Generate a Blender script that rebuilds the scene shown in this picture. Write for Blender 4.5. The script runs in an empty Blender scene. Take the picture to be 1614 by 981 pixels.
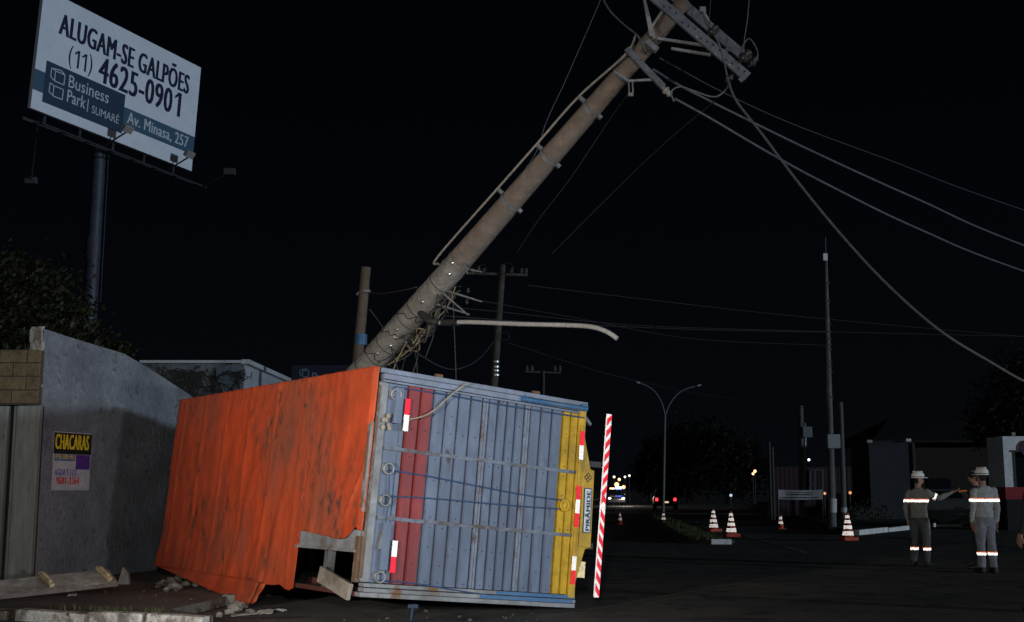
import bpy, bmesh, math, random
from mathutils import Vector, Matrix, Quaternion, noise
random.seed(7)
S = bpy.context.scene
COL = S.collection
R = math.radians
V = Vector

# ------------------------------------------------------------------ camera, world, lights, exposure
FPX, HORY, CAMH = 1900.0, 772.0, 1.45
TILT = math.atan((HORY - 490.5) / FPX)
cd = bpy.data.cameras.new('camera')
cam = bpy.data.objects.new('camera', cd); COL.objects.link(cam)
cd.sensor_width = 36.0; cd.lens = 36.0 * FPX / 1614.0
cd.clip_start = 0.1; cd.clip_end = 3000
cam.location = (0, 0, CAMH); cam.rotation_euler = (math.pi / 2 + TILT, 0, 0)
S.camera = cam

w = bpy.data.worlds.new('World'); S.world = w; w.use_nodes = True
nt = w.node_tree; nt.nodes.clear()
out = nt.nodes.new('ShaderNodeOutputWorld'); bg = nt.nodes.new('ShaderNodeBackground')
tc = nt.nodes.new('ShaderNodeTexCoord'); sx = nt.nodes.new('ShaderNodeSeparateXYZ')
cr = nt.nodes.new('ShaderNodeValToRGB')
nt.links.new(tc.outputs['Generated'], sx.inputs[0]); nt.links.new(sx.outputs['Z'], cr.inputs[0])
cr.color_ramp.elements[0].position = 0.0; cr.color_ramp.elements[0].color = (0.0017, 0.0024, 0.0037, 1)
cr.color_ramp.elements[1].position = 0.35; cr.color_ramp.elements[1].color = (0.0006, 0.0009, 0.0016, 1)
nt.links.new(cr.outputs[0], bg.inputs[0]); bg.inputs[1].default_value = 1.0
nt.links.new(bg.outputs[0], out.inputs[0])

def lamp(name, kind, loc, target, energy, color, **kw):
    d = bpy.data.lights.new(name, kind); o = bpy.data.objects.new(name, d); COL.objects.link(o)
    o.location = loc; d.energy = energy; d.color = color
    o.rotation_euler = (V(target) - V(loc)).to_track_quat('-Z', 'Y').to_euler()
    for k, v in kw.items(): setattr(d, k, v)
    return o
# cool street lighting from far to the right, almost level
AZ, EL = R(58), R(2.6)
sd = V((math.sin(AZ) * math.cos(EL), -math.cos(AZ) * math.cos(EL), math.sin(EL)))
lamp('street_light_glow', 'SUN', sd * 50, (0, 0, 0), 0.98, (0.70, 0.85, 1.0), angle=R(3.5))
# rescue floodlight on the left, and the small lamp beside the camera that wakes up the reflective tape
lamp('rescue_floodlight', 'SPOT', (-6.4, 3.0, 2.2), (-1.75, 15.0, 3.3), 4300, (1.0, 0.93, 0.82), spot_size=R(49), spot_blend=1.0, shadow_soft_size=0.12)
lamp('second_floodlight', 'SPOT', (9.0, -0.5, 1.9), (-5.0, 17, 2.6), 2600, (0.95, 0.97, 1.0), spot_size=R(44), spot_blend=.9, shadow_soft_size=0.15)
lamp('camera_light', 'SPOT', (-0.2, -0.1, 2.5), (2.5, 20, 1.6), 1900, (1.0, 0.97, 0.93), spot_size=R(95), spot_blend=0.8, shadow_soft_size=0.06)

S.view_settings.view_transform = 'Standard'; S.view_settings.look = 'None'
S.view_settings.exposure = 0.0; S.view_settings.gamma = 1.0
S.render.engine = 'CYCLES'

# ------------------------------------------------------------------ pixel -> place helpers (1614x981 photograph)
CT, ST = math.cos(TILT), math.sin(TILT)
CAM = V((0, 0, CAMH))
def ray(px, py):
    u = (px - 807) / FPX; q = (490.5 - py) / FPX
    return V((u, CT - q * ST, ST + q * CT))
def at(px, py, Y):
    d = ray(px, py); return CAM + d * (Y / d.y)
def gnd(px, py, z=0.0):
    d = ray(px, py); return CAM + d * ((z - CAMH) / d.z)
def onplane(px, py, p0, n):
    d = ray(px, py); return CAM + d * ((p0 - CAM).dot(n) / d.dot(n))

# ------------------------------------------------------------------ materials
def _n(nt, t, **kw):
    n = nt.nodes.new(t)
    for k, v in kw.items(): setattr(n, k, v)
    return n
MATS = {}
def mat(name, col, rough=0.7, metal=0.0, col2=None, scale=3.0, lo=0.45, hi=0.7, col3=None, scale3=14.0, lo3=0.58, hi3=0.66,
        bump=0.0, bscale=20.0, stretch=(1, 1, 1), spec=0.4, fine=0.25, trans=0.0, mx3=1.0, col4=None):
    if name in MATS: return MATS[name]
    m = bpy.data.materials.new(name); m.use_nodes = True; MATS[name] = m
    nt = m.node_tree; L = nt.links; b = nt.nodes['Principled BSDF']
    b.inputs['Roughness'].default_value = rough; b.inputs['Metallic'].default_value = metal
    b.inputs['Specular IOR Level'].default_value = spec
    tc = _n(nt, 'ShaderNodeTexCoord'); mp = _n(nt, 'ShaderNodeMapping'); mp.inputs['Scale'].default_value = stretch
    L.new(tc.outputs['Object'], mp.inputs[0])
    def nz(sc, det=6.0):
        n = _n(nt, 'ShaderNodeTexNoise'); n.inputs['Scale'].default_value = sc; n.inputs['Detail'].default_value = det
        n.inputs['Roughness'].default_value = 0.62
        L.new(mp.outputs[0], n.inputs['Vector']); return n.outputs['Fac']
    def rng(s, a, c):
        r = _n(nt, 'ShaderNodeMapRange'); r.inputs[1].default_value = a; r.inputs[2].default_value = c
        r.clamp = True; L.new(s, r.inputs[0]); return r.outputs[0]
    def mix(f, a, c):
        x = _n(nt, 'ShaderNodeMix', data_type='RGBA'); L.new(f, x.inputs[0])
        for s, i in ((a, 6), (c, 7)):
            if isinstance(s, tuple): x.inputs[i].default_value = (*s, 1)
            else: L.new(s, x.inputs[i])
        return x.outputs[2]
    f = rng(nz(scale * 4.7, 8.0), 0.3, 0.7)
    dk = tuple(max(0.0, c * (1 - fine)) for c in col); lt = tuple(min(1.0, c * (1 + fine)) for c in col)
    c = mix(f, dk, lt)
    if col2: c = mix(rng(nz(scale), lo, hi), c, col2)
    if col3:
        g = rng(nz(scale3, 9.0), lo3, hi3)
        if mx3 < 1: q_ = _n(nt, 'ShaderNodeMath', operation='MULTIPLY'); L.new(g, q_.inputs[0]); q_.inputs[1].default_value = mx3; g = q_.outputs[0]
        c = mix(g, c, col3)
    if col4:                                            # fine scuffs, scratches and rubbed-in grime
        a_ = rng(nz(7.0, 10.0), .52, .66); b_ = rng(nz(1.1, 3.0), .42, .62)
        q_ = _n(nt, 'ShaderNodeMath', operation='MULTIPLY'); L.new(a_, q_.inputs[0]); L.new(b_, q_.inputs[1]); c = mix(q_.outputs[0], c, col4)
    L.new(c, b.inputs['Base Color'])
    if bump:
        bp = _n(nt, 'ShaderNodeBump'); bp.inputs['Strength'].default_value = bump; bp.inputs['Distance'].default_value = 0.02
        L.new(nz(bscale, 8.0), bp.inputs['Height']); L.new(bp.outputs[0], b.inputs['Normal'])
    if trans: b.inputs['Transmission Weight'].default_value = trans
    return m
def retro(name, col, gain=1.0, rough=0.26, base=None):
    """glass-bead reflective sheeting: sends light back to where it came from"""
    if name in MATS: return MATS[name]
    m = bpy.data.materials.new(name); m.use_nodes = True; MATS[name] = m
    nt = m.node_tree; nt.nodes.clear(); L = nt.links
    o = _n(nt, 'ShaderNodeOutputMaterial'); g = _n(nt, 'ShaderNodeBsdfGlossy'); d = _n(nt, 'ShaderNodeBsdfDiffuse')
    ge = _n(nt, 'ShaderNodeNewGeometry'); mx = _n(nt, 'ShaderNodeMixShader')
    nz = _n(nt, 'ShaderNodeTexNoise'); nz.inputs['Scale'].default_value = 60
    tc = _n(nt, 'ShaderNodeTexCoord'); L.new(tc.outputs['Object'], nz.inputs['Vector'])
    mr = _n(nt, 'ShaderNodeMapRange'); mr.inputs[1].default_value = .35; mr.inputs[2].default_value = .65
    mr.inputs[3].default_value = .35 * gain; mr.inputs[4].default_value = .75 * gain
    L.new(nz.outputs['Fac'], mr.inputs[0]); L.new(mr.outputs[0], mx.inputs[0])
    g.inputs['Color'].default_value = (*col, 1); g.inputs['Roughness'].default_value = rough
    L.new(ge.outputs['Incoming'], g.inputs['Normal'])
    bc = base or tuple(min(.8, c) for c in col); d.inputs[0].default_value = (*bc, 1)
    L.new(d.outputs[0], mx.inputs[1]); L.new(g.outputs[0], mx.inputs[2]); L.new(mx.outputs[0], o.inputs[0])
    return m
def emit(name, col, st):
    if name in MATS: return MATS[name]
    m = bpy.data.materials.new(name); m.use_nodes = True; MATS[name] = m
    nt = m.node_tree; nt.nodes.clear()
    o = _n(nt, 'ShaderNodeOutputMaterial'); e = _n(nt, 'ShaderNodeEmission')
    e.inputs[0].default_value = (*col, 1); e.inputs[1].default_value = st
    nt.links.new(e.outputs[0], o.inputs[0]); return m

# ------------------------------------------------------------------ mesh builder
TM = {}                                    # world matrix of every Empty/part by object
def tmx(o): return TM.get(o.name, Matrix.Identity(4)) if o else Matrix.Identity(4)
class MB:
    def __init__(s): s.v = []; s.f = []; s.sm = []; s.mi = []; s.m = 0
    def add(s, vs, fs, smooth=False):
        n = len(s.v); s.v += [V(p) for p in vs]
        for f in fs: s.f.append([i + n for i in f]); s.sm.append(smooth); s.mi.append(s.m)
        return s
    def box(s, lo, hi, M=None):
        x0, y0, z0 = lo; x1, y1, z1 = hi
        vs = [V(p) for p in ((x0, y0, z0), (x1, y0, z0), (x1, y1, z0), (x0, y1, z0), (x0, y0, z1), (x1, y0, z1), (x1, y1, z1), (x0, y1, z1))]
        if M: vs = [M @ p for p in vs]
        return s.add(vs, [(0, 3, 2, 1), (4, 5, 6, 7), (0, 1, 5, 4), (1, 2, 6, 5), (2, 3, 7, 6), (3, 0, 4, 7)])
    def bar(s, a, b, wd, ht, up=(0, 0, 1)):
        a, b = V(a), V(b); d = (b - a).normalized(); u = V(up)
        if abs(d.dot(u)) > .98: u = V((0, 1, 0))
        x = d.cross(u).normalized(); u = x.cross(d)
        vs = []
        for p in (a, b):
            for i, j in ((-1, -1), (1, -1), (1, 1), (-1, 1)): vs.append(p + x * (wd / 2 * i) + u * (ht / 2 * j))
        return s.add(vs, [(0, 1, 2, 3), (7, 6, 5, 4), (0, 4, 5, 1), (1, 5, 6, 2), (2, 6, 7, 3), (3, 7, 4, 0)])
    def tube(s, pts, r, seg=10, caps=True):
        pts = [V(p) for p in pts]; n = len(pts)
        rs = r if isinstance(r, (list, tuple)) else [r] * n
        d0 = (pts[1] - pts[0]).normalized(); x = d0.orthogonal().normalized(); vs = []
        for i, p in enumerate(pts):
            d = (pts[min(i + 1, n - 1)] - pts[max(i - 1, 0)]).normalized()
            x = (x - d * x.dot(d)).normalized(); y = d.cross(x)
            for k in range(seg):
                a = 2 * math.pi * k / seg; vs.append(p + (x * math.cos(a) + y * math.sin(a)) * rs[i])
        fs = [(i * seg + k, i * seg + (k + 1) % seg, (i + 1) * seg + (k + 1) % seg, (i + 1) * seg + k) for i in range(n - 1) for k in range(seg)]
        s.add(vs, fs, True)
        if caps:
            s.add(vs[:seg][::-1], [tuple(range(seg))]); s.add(vs[-seg:], [tuple(range(seg))])
        return s
    def loft(s, rings, right=(1, 0, 0), seg=14):
        """rings: (centre, rx, ry); rx along `right`"""
        n = len(rings); vs = []; cs = [V(r[0]) for r in rings]
        for i, (c, rx, ry) in enumerate(rings):
            d = (cs[min(i + 1, n - 1)] - cs[max(i - 1, 0)]).normalized(); x = V(right); x = (x - d * x.dot(d)).normalized(); y = d.cross(x)
            for k in range(seg):
                a = 2 * math.pi * k / seg; vs.append(V(c) + x * math.cos(a) * rx + y * math.sin(a) * ry)
        fs = [(i * seg + k, i * seg + (k + 1) % seg, (i + 1) * seg + (k + 1) % seg, (i + 1) * seg + k) for i in range(n - 1) for k in range(seg)]
        fs += [tuple(range(seg))[::-1], tuple(range((n - 1) * seg, n * seg))]
        return s.add(vs, fs, True)
    def ball(s, c, r, seg=10, rings=6):
        c = V(c); r = V(r) if not isinstance(r, (int, float)) else V((r, r, r)); vs = []
        for i in range(rings + 1):
            t = math.pi * i / rings
            for k in range(seg):
                a = 2 * math.pi * k / seg
                vs.append(c + V((r.x * math.sin(t) * math.cos(a), r.y * math.sin(t) * math.sin(a), r.z * math.cos(t))))
        return s.add(vs, [(i * seg + k, (i + 1) * seg + k, (i + 1) * seg + (k + 1) % seg, i * seg + (k + 1) % seg) for i in range(rings) for k in range(seg)], True)
    def prism(s, poly, vec):
        poly = [V(p) for p in poly]; vec = V(vec); n = len(poly)
        vs = poly + [p + vec for p in poly]
        return s.add(vs, [tuple(range(n))[::-1], tuple(range(n, 2 * n))] + [(i, (i + 1) % n, n + (i + 1) % n, n + i) for i in range(n)])
    def ring(s, c, ax, R_, r, seg=20, ps=8):
        ax = V(ax).normalized(); x = ax.orthogonal().normalized(); y = ax.cross(x)
        pts = [V(c) + (x * math.cos(2 * math.pi * k / seg) + y * math.sin(2 * math.pi * k / seg)) * R_ for k in range(seg + 1)]
        return s.tube(pts, r, ps, False)
    def build(s, name, mats, parent=None, local=False, loc=None, bevel=0.0):
        me = bpy.data.meshes.new(name)
        inv = Matrix.Identity(4)
        if parent and not local: inv = tmx(parent).inverted()
        if loc is not None and not parent: inv = Matrix.Translation(-V(loc))
        me.from_pydata([inv @ p for p in s.v], [], s.f)
        for p, sm, mi in zip(me.polygons, s.sm, s.mi): p.use_smooth = sm; p.material_index = mi
        for m in (mats if isinstance(mats, (list, tuple)) else [mats]): me.materials.append(m)
        bm = bmesh.new(); bm.from_mesh(me); bmesh.ops.recalc_face_normals(bm, faces=bm.faces)
        if bevel:
            es = [e for e in bm.edges if len(e.link_faces) == 2 and e.calc_face_angle(0) > .6]
            bmesh.ops.bevel(bm, geom=es, offset=bevel, segments=2, profile=.6, affect='EDGES', clamp_overlap=True)
        bm.to_mesh(me); bm.free(); me.update()
        o = bpy.data.objects.new(name, me); COL.objects.link(o)
        if parent: o.parent = parent; TM[o.name] = tmx(parent)
        elif loc is not None: o.location = loc; TM[o.name] = Matrix.Translation(V(loc))
        return o
def tag(o, label, cat, group=None):
    o['label'] = label; o['category'] = cat
    if group: o['group'] = group
    return o
def thing(name, label, cat, loc=(0, 0, 0), rotz=0.0, group=None, M=None):
    o = bpy.data.objects.new(name, None); COL.objects.link(o); o.empty_display_size = .2
    M = M or (Matrix.Translation(V(loc)) @ Matrix.Rotation(rotz, 4, 'Z'))
    o.matrix_world = M; TM[o.name] = M
    return tag(o, label, cat, group)
def struct(o, kind='structure'): o['kind'] = kind; return o
def frame(o, x, y, z):
    return Matrix(((x[0], y[0], z[0], o[0]), (x[1], y[1], z[1], o[1]), (x[2], y[2], z[2], o[2]), (0, 0, 0, 1)))
def words(name, lines, m, parent, M, depth=0.004, extra=()):
    """lines: (text, x, y, width, height, bold); text lies in the XY plane of M (parent-local)"""
    me = bpy.data.meshes.new(name); bm = bmesh.new()
    for body, x, y, wd, ht, bold in lines:
        cu = bpy.data.curves.new('txt', 'FONT'); cu.body = body; cu.size = 1; cu.extrude = 0; cu.offset = 0; cu.space_character = 1.0 + 1.1 * bold; cu.resolution_u = 3
        to = bpy.data.objects.new('txt', cu); COL.objects.link(to)
        dg = bpy.context.evaluated_depsgraph_get(); t = bpy.data.meshes.new_from_object(to.evaluated_get(dg))
        thick = bold * 2.4 / max(3, len(body)) ; rep = 4 if bold > 0 else 1
        xs = [v.co.x for v in t.vertices]; ys = [v.co.y for v in t.vertices]
        a, b, c, d = min(xs), max(xs), min(ys), max(ys)
        for v in t.vertices: v.co = V(((v.co.x - a) / (b - a) * wd + x, (v.co.y - c) / (d - c) * ht + y, depth))
        bm.from_mesh(t)
        for k in range(1, rep):                       # heavier strokes: shifted copies, each a hair lower
            for v in t.vertices: v.co.x += thick / (rep - 1) * wd; v.co.z -= .0004
            bm.from_mesh(t)
        bpy.data.objects.remove(to); bpy.data.curves.remove(cu); bpy.data.meshes.remove(t)
    for poly in extra: bm.faces.new([bm.verts.new((x, y, depth + .0008)) for x, y in poly])
    bm.transform(M); bm.to_mesh(me); bm.free(); me.materials.append(m)
    o = bpy.data.objects.new(name, me); COL.objects.link(o); o.parent = parent; TM[o.name] = tmx(parent)
    return o
def catmull(pts, n=8):
    pts = [V(p) for p in pts]; P = [pts[0] * 2 - pts[1]] + pts + [pts[-1] * 2 - pts[-2]]; o = []
    for i in range(1, len(P) - 2):
        for k in range(n):
            t = k / n; a, b, c, d = P[i - 1], P[i], P[i + 1], P[i + 2]
            o.append(.5 * ((2 * b) + (c - a) * t + (2 * a - 5 * b + 4 * c - d) * t * t + (3 * b - a - 3 * c + d) * t ** 3))
    return o + [pts[-1]]

# ------------------------------------------------------------------ palette
asph = mat('asphalt', (.082, .080, .077), .85, col2=(.155, .132, .108), scale=.3, lo=.45, hi=.65, col3=(.035, .035, .035), scale3=1.6, lo3=.54, hi3=.62, bump=1.0, bscale=40, fine=.4)
dirt = mat('pavement_concrete', (.13, .115, .10), .95, col2=(.07, .06, .05), scale=1.6, lo=.4, hi=.62, col3=(.05, .06, .03), scale3=5, lo3=.62, hi3=.68, bump=1.0, bscale=18)
whitewash = mat('whitewashed_kerb', (.55, .53, .49), .9, col2=(.2, .18, .16), scale=3.5, lo=.5, hi=.62, col3=(.09, .08, .07), scale3=9, lo3=.6, hi3=.66, bump=1.0, bscale=25)
roadpaint = mat('road_paint', (.45, .45, .42), .8, col2=(.06, .06, .06), scale=2.5, lo=.42, hi=.6)
plaster = mat('grey_plaster', (.185, .20, .225), .92, col2=(.12, .13, .15), scale=1.4, lo=.42, hi=.66, col3=(.085, .092, .105), scale3=6.5, lo3=.56, hi3=.68, bump=1.6, bscale=16)
oldwhite = mat('chipped_plaster', (.46, .42, .36), .95, col2=(.22, .19, .16), scale=6, lo=.5, hi=.6, bump=1.2, bscale=22)
brick = mat('tan_block', (.17, .125, .068), .95, col2=(.09, .068, .04), scale=4, lo=.45, hi=.65, bump=1, bscale=30)
mortar = mat('block_mortar', (.075, .06, .045), .95, bump=.8)
gatemetal = mat('weathered_gate_metal', (.25, .265, .25), .6, col2=(.17, .18, .165), scale=1.4, lo=.4, hi=.65, stretch=(2.5, 2.5, .4), col3=(.1, .08, .06), scale3=5, lo3=.66, hi3=.72, bump=.25)
boardgrey = mat('stained_board', (.30, .27, .23), .85, col2=(.16, .135, .11), scale=2.5, lo=.45, hi=.62, bump=.5)
wood = mat('raw_wood', (.50, .40, .25), .8, col2=(.3, .22, .13), scale=6, stretch=(1, 6, 1), bump=.5)
rubblem = mat('broken_masonry', (.22, .205, .19), .95, col2=(.12, .10, .085), scale=5, bump=1, bscale=30)
tarpm = mat('orange_tarpaulin', (.60, .075, .021), .52, col2=(.30, .085, .045), scale=.6, lo=.38, hi=.80, stretch=(1, 1.15, .62), col3=(.12, .082, .066), scale3=1.35, lo3=.50, hi3=.84, bump=.3, bscale=13, fine=.3, spec=.3, mx3=.85, col4=(.09, .05, .035))
bluegrey = mat('blue_grey_paint', (.140, .180, .265), .55, col2=(.105, .132, .19), scale=1.3, lo=.42, hi=.66, col3=(.075, .05, .04), scale3=4.5, lo3=.625, hi3=.70, stretch=(1.3, 1.3, .5), bump=.35, bscale=4)
redp = mat('faded_red_paint', (.25, .042, .045), .55, col2=(.18, .036, .038), scale=1.5, lo=.45, hi=.65, col3=(.1, .05, .045), scale3=5, lo3=.67, hi3=.72, stretch=(1.3, 1.3, .5))
yellowp = mat('worn_yellow_paint', (.56, .345, .018), .5, col2=(.38, .235, .022), scale=2, lo=.45, hi=.65, col3=(.10, .06, .03), scale3=6, lo3=.64, hi3=.7)
railm = mat('rusty_pale_rail', (.25, .265, .285), .6, col2=(.15, .15, .155), scale=1.8, lo=.45, hi=.65, col3=(.17, .085, .035), scale3=3.5, lo3=.57, hi3=.66, bump=.3)
rust = mat('rusty_steel', (.15, .09, .055), .85, col2=(.24, .22, .2), scale=3, lo=.5, hi=.62, bump=.6)
bluep = mat('bright_blue_paint', (.045, .14, .30), .5, col2=(.1, .17, .26), scale=3)
blk = mat('black_steel', (.025, .025, .027), .6)
rubber = mat('tyre_rubber', (.018, .018, .018), .85, bump=.4)
rope = mat('blue_cord', (.035, .075, .16), .8)
hemp = mat('pale_rope', (.34, .30, .24), .9, bump=.5, bscale=60)
galv = mat('galvanised_steel', (.26, .265, .275), .5, .3, col2=(.16, .16, .165), scale=5, bump=.15)
galvb = mat('dull_galvanised_steel', (.17, .18, .20), .6, .2, col2=(.10, .10, .105), scale=5, bump=.2)
shiny = mat('bright_steel_strap', (.62, .61, .59), .5, .8)
concpole = mat('pole_concrete', (.19, .150, .126), .93, col2=(.12, .10, .086), scale=1.6, lo=.42, hi=.66, col3=(.11, .10, .085), scale3=9, lo3=.63, hi3=.68, bump=.6, bscale=24)
greypole = mat('grey_pole_concrete', (.20, .20, .195), .93, col2=(.13, .13, .13), scale=1.5, bump=.4)
dimpole = mat('dark_weathered_pole', (.10, .09, .08), .93, col2=(.06, .055, .05), scale=1.5, bump=.4)
wirem = mat('black_cable', (.035, .035, .036), .6)
wirel = mat('aluminium_cable', (.115, .12, .135), .5, .2)
porc = mat('brown_insulator', (.042, .037, .035), .3)
cloth = mat('grey_work_cloth', (.215, .215, .205), .9, col2=(.16, .16, .155), scale=5, bump=.9, bscale=14)
trous = mat('blue_grey_trousers', (.105, .115, .135), .9, col2=(.075, .085, .10), scale=5, bump=.9, bscale=14)
skin = mat('skin', (.30, .17, .12), .6)
darkcloth = mat('dark_cloth', (.016, .017, .021), .9, bump=.8, bscale=14)
boot = mat('black_boot', (.012, .012, .013), .5)
helmm = mat('white_helmet', (.78, .78, .78), .3, fine=.05)
hair = mat('dark_hair', (.015, .012, .01), .7)
retW = retro('white_reflective_sheet', (1, .95, .90), .55)
retT = retro('truck_reflective_sheet', (1, .98, .96), .13, base=(.6, .6, .6))
retR = retro('red_reflective_sheet', (.30, .010, .022), .5, base=(.5, .03, .04))
retO = retro('orange_band_edge', (.40, .06, .012), .45, base=(.6, .13, .03))
conem = mat('orange_cone_rubber', (.55, .07, .025), .6, col2=(.38, .05, .03), scale=5)
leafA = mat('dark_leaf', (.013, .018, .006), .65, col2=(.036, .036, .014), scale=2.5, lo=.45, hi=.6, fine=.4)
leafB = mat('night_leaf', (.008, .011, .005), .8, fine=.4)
bark = mat('bark', (.07, .05, .035), .95, bump=1)
grassm = mat('grass_blade', (.05, .075, .022), .8, col2=(.09, .085, .04), scale=3)

# ------------------------------------------------------------------ ground, road, pavements
def sheet(name, poly, z, m, kind='structure'):
    b = MB(); b.add([(x, y, z) for x, y in poly], [tuple(range(len(poly)))]); return struct(b.build(name, m), kind)
b = MB(); n = 40
b.add([(-900, -60, 0), (900, -60, 0), (900, 1800, 0), (-900, 1800, 0)], [(0, 1, 2, 3)])
struct(b.build('ground', mat('bare_ground', (.030, .028, .026), .95, col2=(.022, .022, .02), scale=.2, bump=.5)))
RD = V((.098, 1.0))                                       # the road runs away almost straight ahead
sheet('road', [(-60, -40), (60, -40), (60, 12), (22, 26), (19.5, 45), (17 + .098 * 155, 200), (17 + .098 * 500, 545), (-2.2 + .098 * 530, 545), (-3.6, 15.0), (-3.75, 13.95), (-3.18, 13.1), (-5.6, 13.9), (-60, 16.5)], .004, asph)
# left pavement with a broken whitewashed kerb
pv = [(-60, 16.7), (-5.75, 14.05), (-3.18, 13.16), (-3.85, 13.95), (-3.68, 15.0), (-1.7, 34), (48, 540), (-60, 540)]
b = MB(); b.prism([(x, y, -.05) for x, y in pv], (0, 0, .165)); struct(b.build('pavement', dirt))
def kerbrun(b, pts, wd, ht, gap=.02, step=.95, jit=.012):
    for (x0, y0), (x1, y1) in zip(pts, pts[1:]):
        d = V((x1 - x0, y1 - y0, 0)); Ln = d.length; d.normalize(); k = max(1, round(Ln / step))
        for i in range(k):
            a = V((x0, y0, 0)) + d * (Ln * i / k + gap / 2 + random.uniform(0, jit)); c = V((x0, y0, 0)) + d * (Ln * (i + 1) / k - gap / 2)
            o = V((0, 0, random.uniform(-jit, jit))) + V((-d.y, d.x, 0)) * random.uniform(-jit, jit)
            b.bar(a + o + V((0, 0, ht / 2 - .03)), c + o + V((0, 0, ht / 2 - .03 + random.uniform(-jit, jit))), wd, ht + .06)
b = MB(); kerbrun(b, [(-5.55, 13.88), (-4.6, 13.5), (-3.2, 13.08)], .17, .15, gap=.05, jit=.025); o = struct(b.build('kerb', whitewash, bevel=.025))
b = MB(); kerbrun(b, [(-14, 14.9), (-10, 14.5), (-5.65, 13.95)], .17, .09); struct(b.build('kerb', mat('bare_kerb', (.16, .13, .10), .95, col2=(.08, .07, .055), scale=4, bump=1.2), bevel=.02))
b = MB(); kerbrun(b, [(-3.58, 15.6), (-1.6, 34), (7.6, 128)], .17, .14, step=1.0); struct(b.build('kerb', mat('grey_kerb', (.2, .19, .18), .95, bump=.8), bevel=.02))
# right-hand kerb and verge
rk = [(16.2, 48.5), (12.6, 40.2), (11.9, 42.0)]
rkp = [gnd(1470, 826, .12), gnd(1348, 838, .12), gnd(1330, 834, .12), gnd(1210, 800, .12)]
b = MB(); kerbrun(b, [(p.x, p.y) for p in rkp[:2]], .25, .16, step=1.6); struct(b.build('kerb', mat('white_painted_kerb', (.75, .75, .75), .8, col2=(.5, .5, .5), scale=4)))
p = [(q.x, q.y) for q in rkp]
b = MB(); b.prism([(x, y, -.05) for x, y in [p[0], p[1], p[2], p[3], (30, 140), (90, 140), (90, 62)]], (0, 0, .15)); struct(b.build('verge', mat('dark_verge', (.022, .026, .016), .95, bump=1)))
sheet('forecourt', [(14.5, 22), (60, 18), (60, 60), (p[0][0], p[0][1] - .3), (p[1][0] + .2, p[1][1] - .4)], .010, mat('forecourt_concrete', (.10, .105, .11), .9, col2=(.07, .074, .08), scale=.5, bump=.4))
# central island with dry grass, white-nosed
i0 = gnd(1128, 857, 0); 
isl = [(i0.x + .55, i0.y + .2), (i0.x + .2, i0.y - .4), (i0.x - .5, i0.y - .3), (i0.x - .95, i0.y + .6), (8.0, 76), (8.9, 76)]
b = MB(); b.prism([(x, y, -.05) for x, y in isl], (0, 0, .13)); struct(b.build('traffic_island', mat('island_soil', (.06, .055, .035), .95, col2=(.03, .04, .015), scale=3, bump=1)))
b = MB(); kerbrun(b, [(i0.x - .22, i0.y - .47), (i0.x + .34, i0.y - .5)], .2, .13, step=.6); struct(b.build('kerb', MATS['white_painted_kerb'], bevel=.02))
b = MB()
for i in range(2600):
    t = random.random() ** 2.2; x = i0.x - .2 + t * (8.4 - i0.x) + random.uniform(-.42, .42) * (1 - .3 * t) ; y = i0.y + .6 + t * 38 + random.uniform(-.3, .3)
    h = random.uniform(.05, .17); a = random.uniform(0, 6.28); l = random.uniform(.01, .03); dx, dy = math.cos(a), math.sin(a)
    b.add([(x - dx * l, y - dy * l, .07), (x + dx * l, y + dy * l, .07), (x + dy * h * .5, y - dx * h * .5, .07 + h)], [(0, 1, 2)])
struct(b.build('grass', grassm), 'stuff')
# small weeds at the kerb on the left
b = MB()
for cx, cy, cnt in ((-4.35, 13.62, 110), (-3.9, 13.55, 60), (-4.9, 13.9, 30)):
    for i in range(cnt):
        x = cx + random.gauss(0, .13); y = cy + random.gauss(0, .06); h = random.uniform(.03, .09); a = random.uniform(0, 6.28); dx, dy = math.cos(a) * .007, math.sin(a) * .007
        b.add([(x - dx, y - dy, .112), (x + dx, y + dy, .112), (x + dy * 5, y - dx * 5, .11 + h)], [(0, 1, 2)])
struct(b.build('weeds', grassm), 'stuff')
# road markings
def stripe(p0, p1, wd, z=.008):
    p0, p1 = V(p0[:2]), V(p1[:2]); d = (p1 - p0).normalized(); nn = V((-d.y, d.x)) * wd / 2
    q = [p0 - nn, p1 - nn, p1 + nn, p0 + nn]
    return [(a.x, a.y) for a in q]
g0, g1 = gnd(1062, 803), gnd(1140, 848)
sheet('road_marking', stripe(g1, g0, .14), .008, roadpaint)
g0, g1 = gnd(1165, 842), gnd(1270, 872)
sheet('road_marking', stripe(g1, g0, .12), .008, roadpaint)

# ------------------------------------------------------------------ left: wall, gate, blockwork, building behind
W0 = V((-6.93, 17.70, 0)); WD = V((1.4, 4.3, 0)).normalized(); WN = V((WD.y, -WD.x, 0))   # wall faces right
wall = thing('boundary_wall', 'tall grey rendered wall with a sloping broken top behind the poster', 'wall', (W0.x, W0.y, 0))
tops = []
for px, py in ((82, 521), (105, 529), (150, 543), (195, 557), (225, 574), (262, 597), (300, 624), (332, 650)):
    q = onplane(px, py, W0, WN); tops.append(V((q.x, q.y, q.z + random.uniform(-.015, .015))))
poly = [W0 + V((0, 0, -.05))] + [V((W0.x, W0.y, tops[0].z))] + tops[1:] + [V((tops[-1].x, tops[-1].y, -.05))]
MBw = MB(); MBw.prism(poly, -WN * .19); MBw.build('wall_face', plaster, wall)
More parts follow.
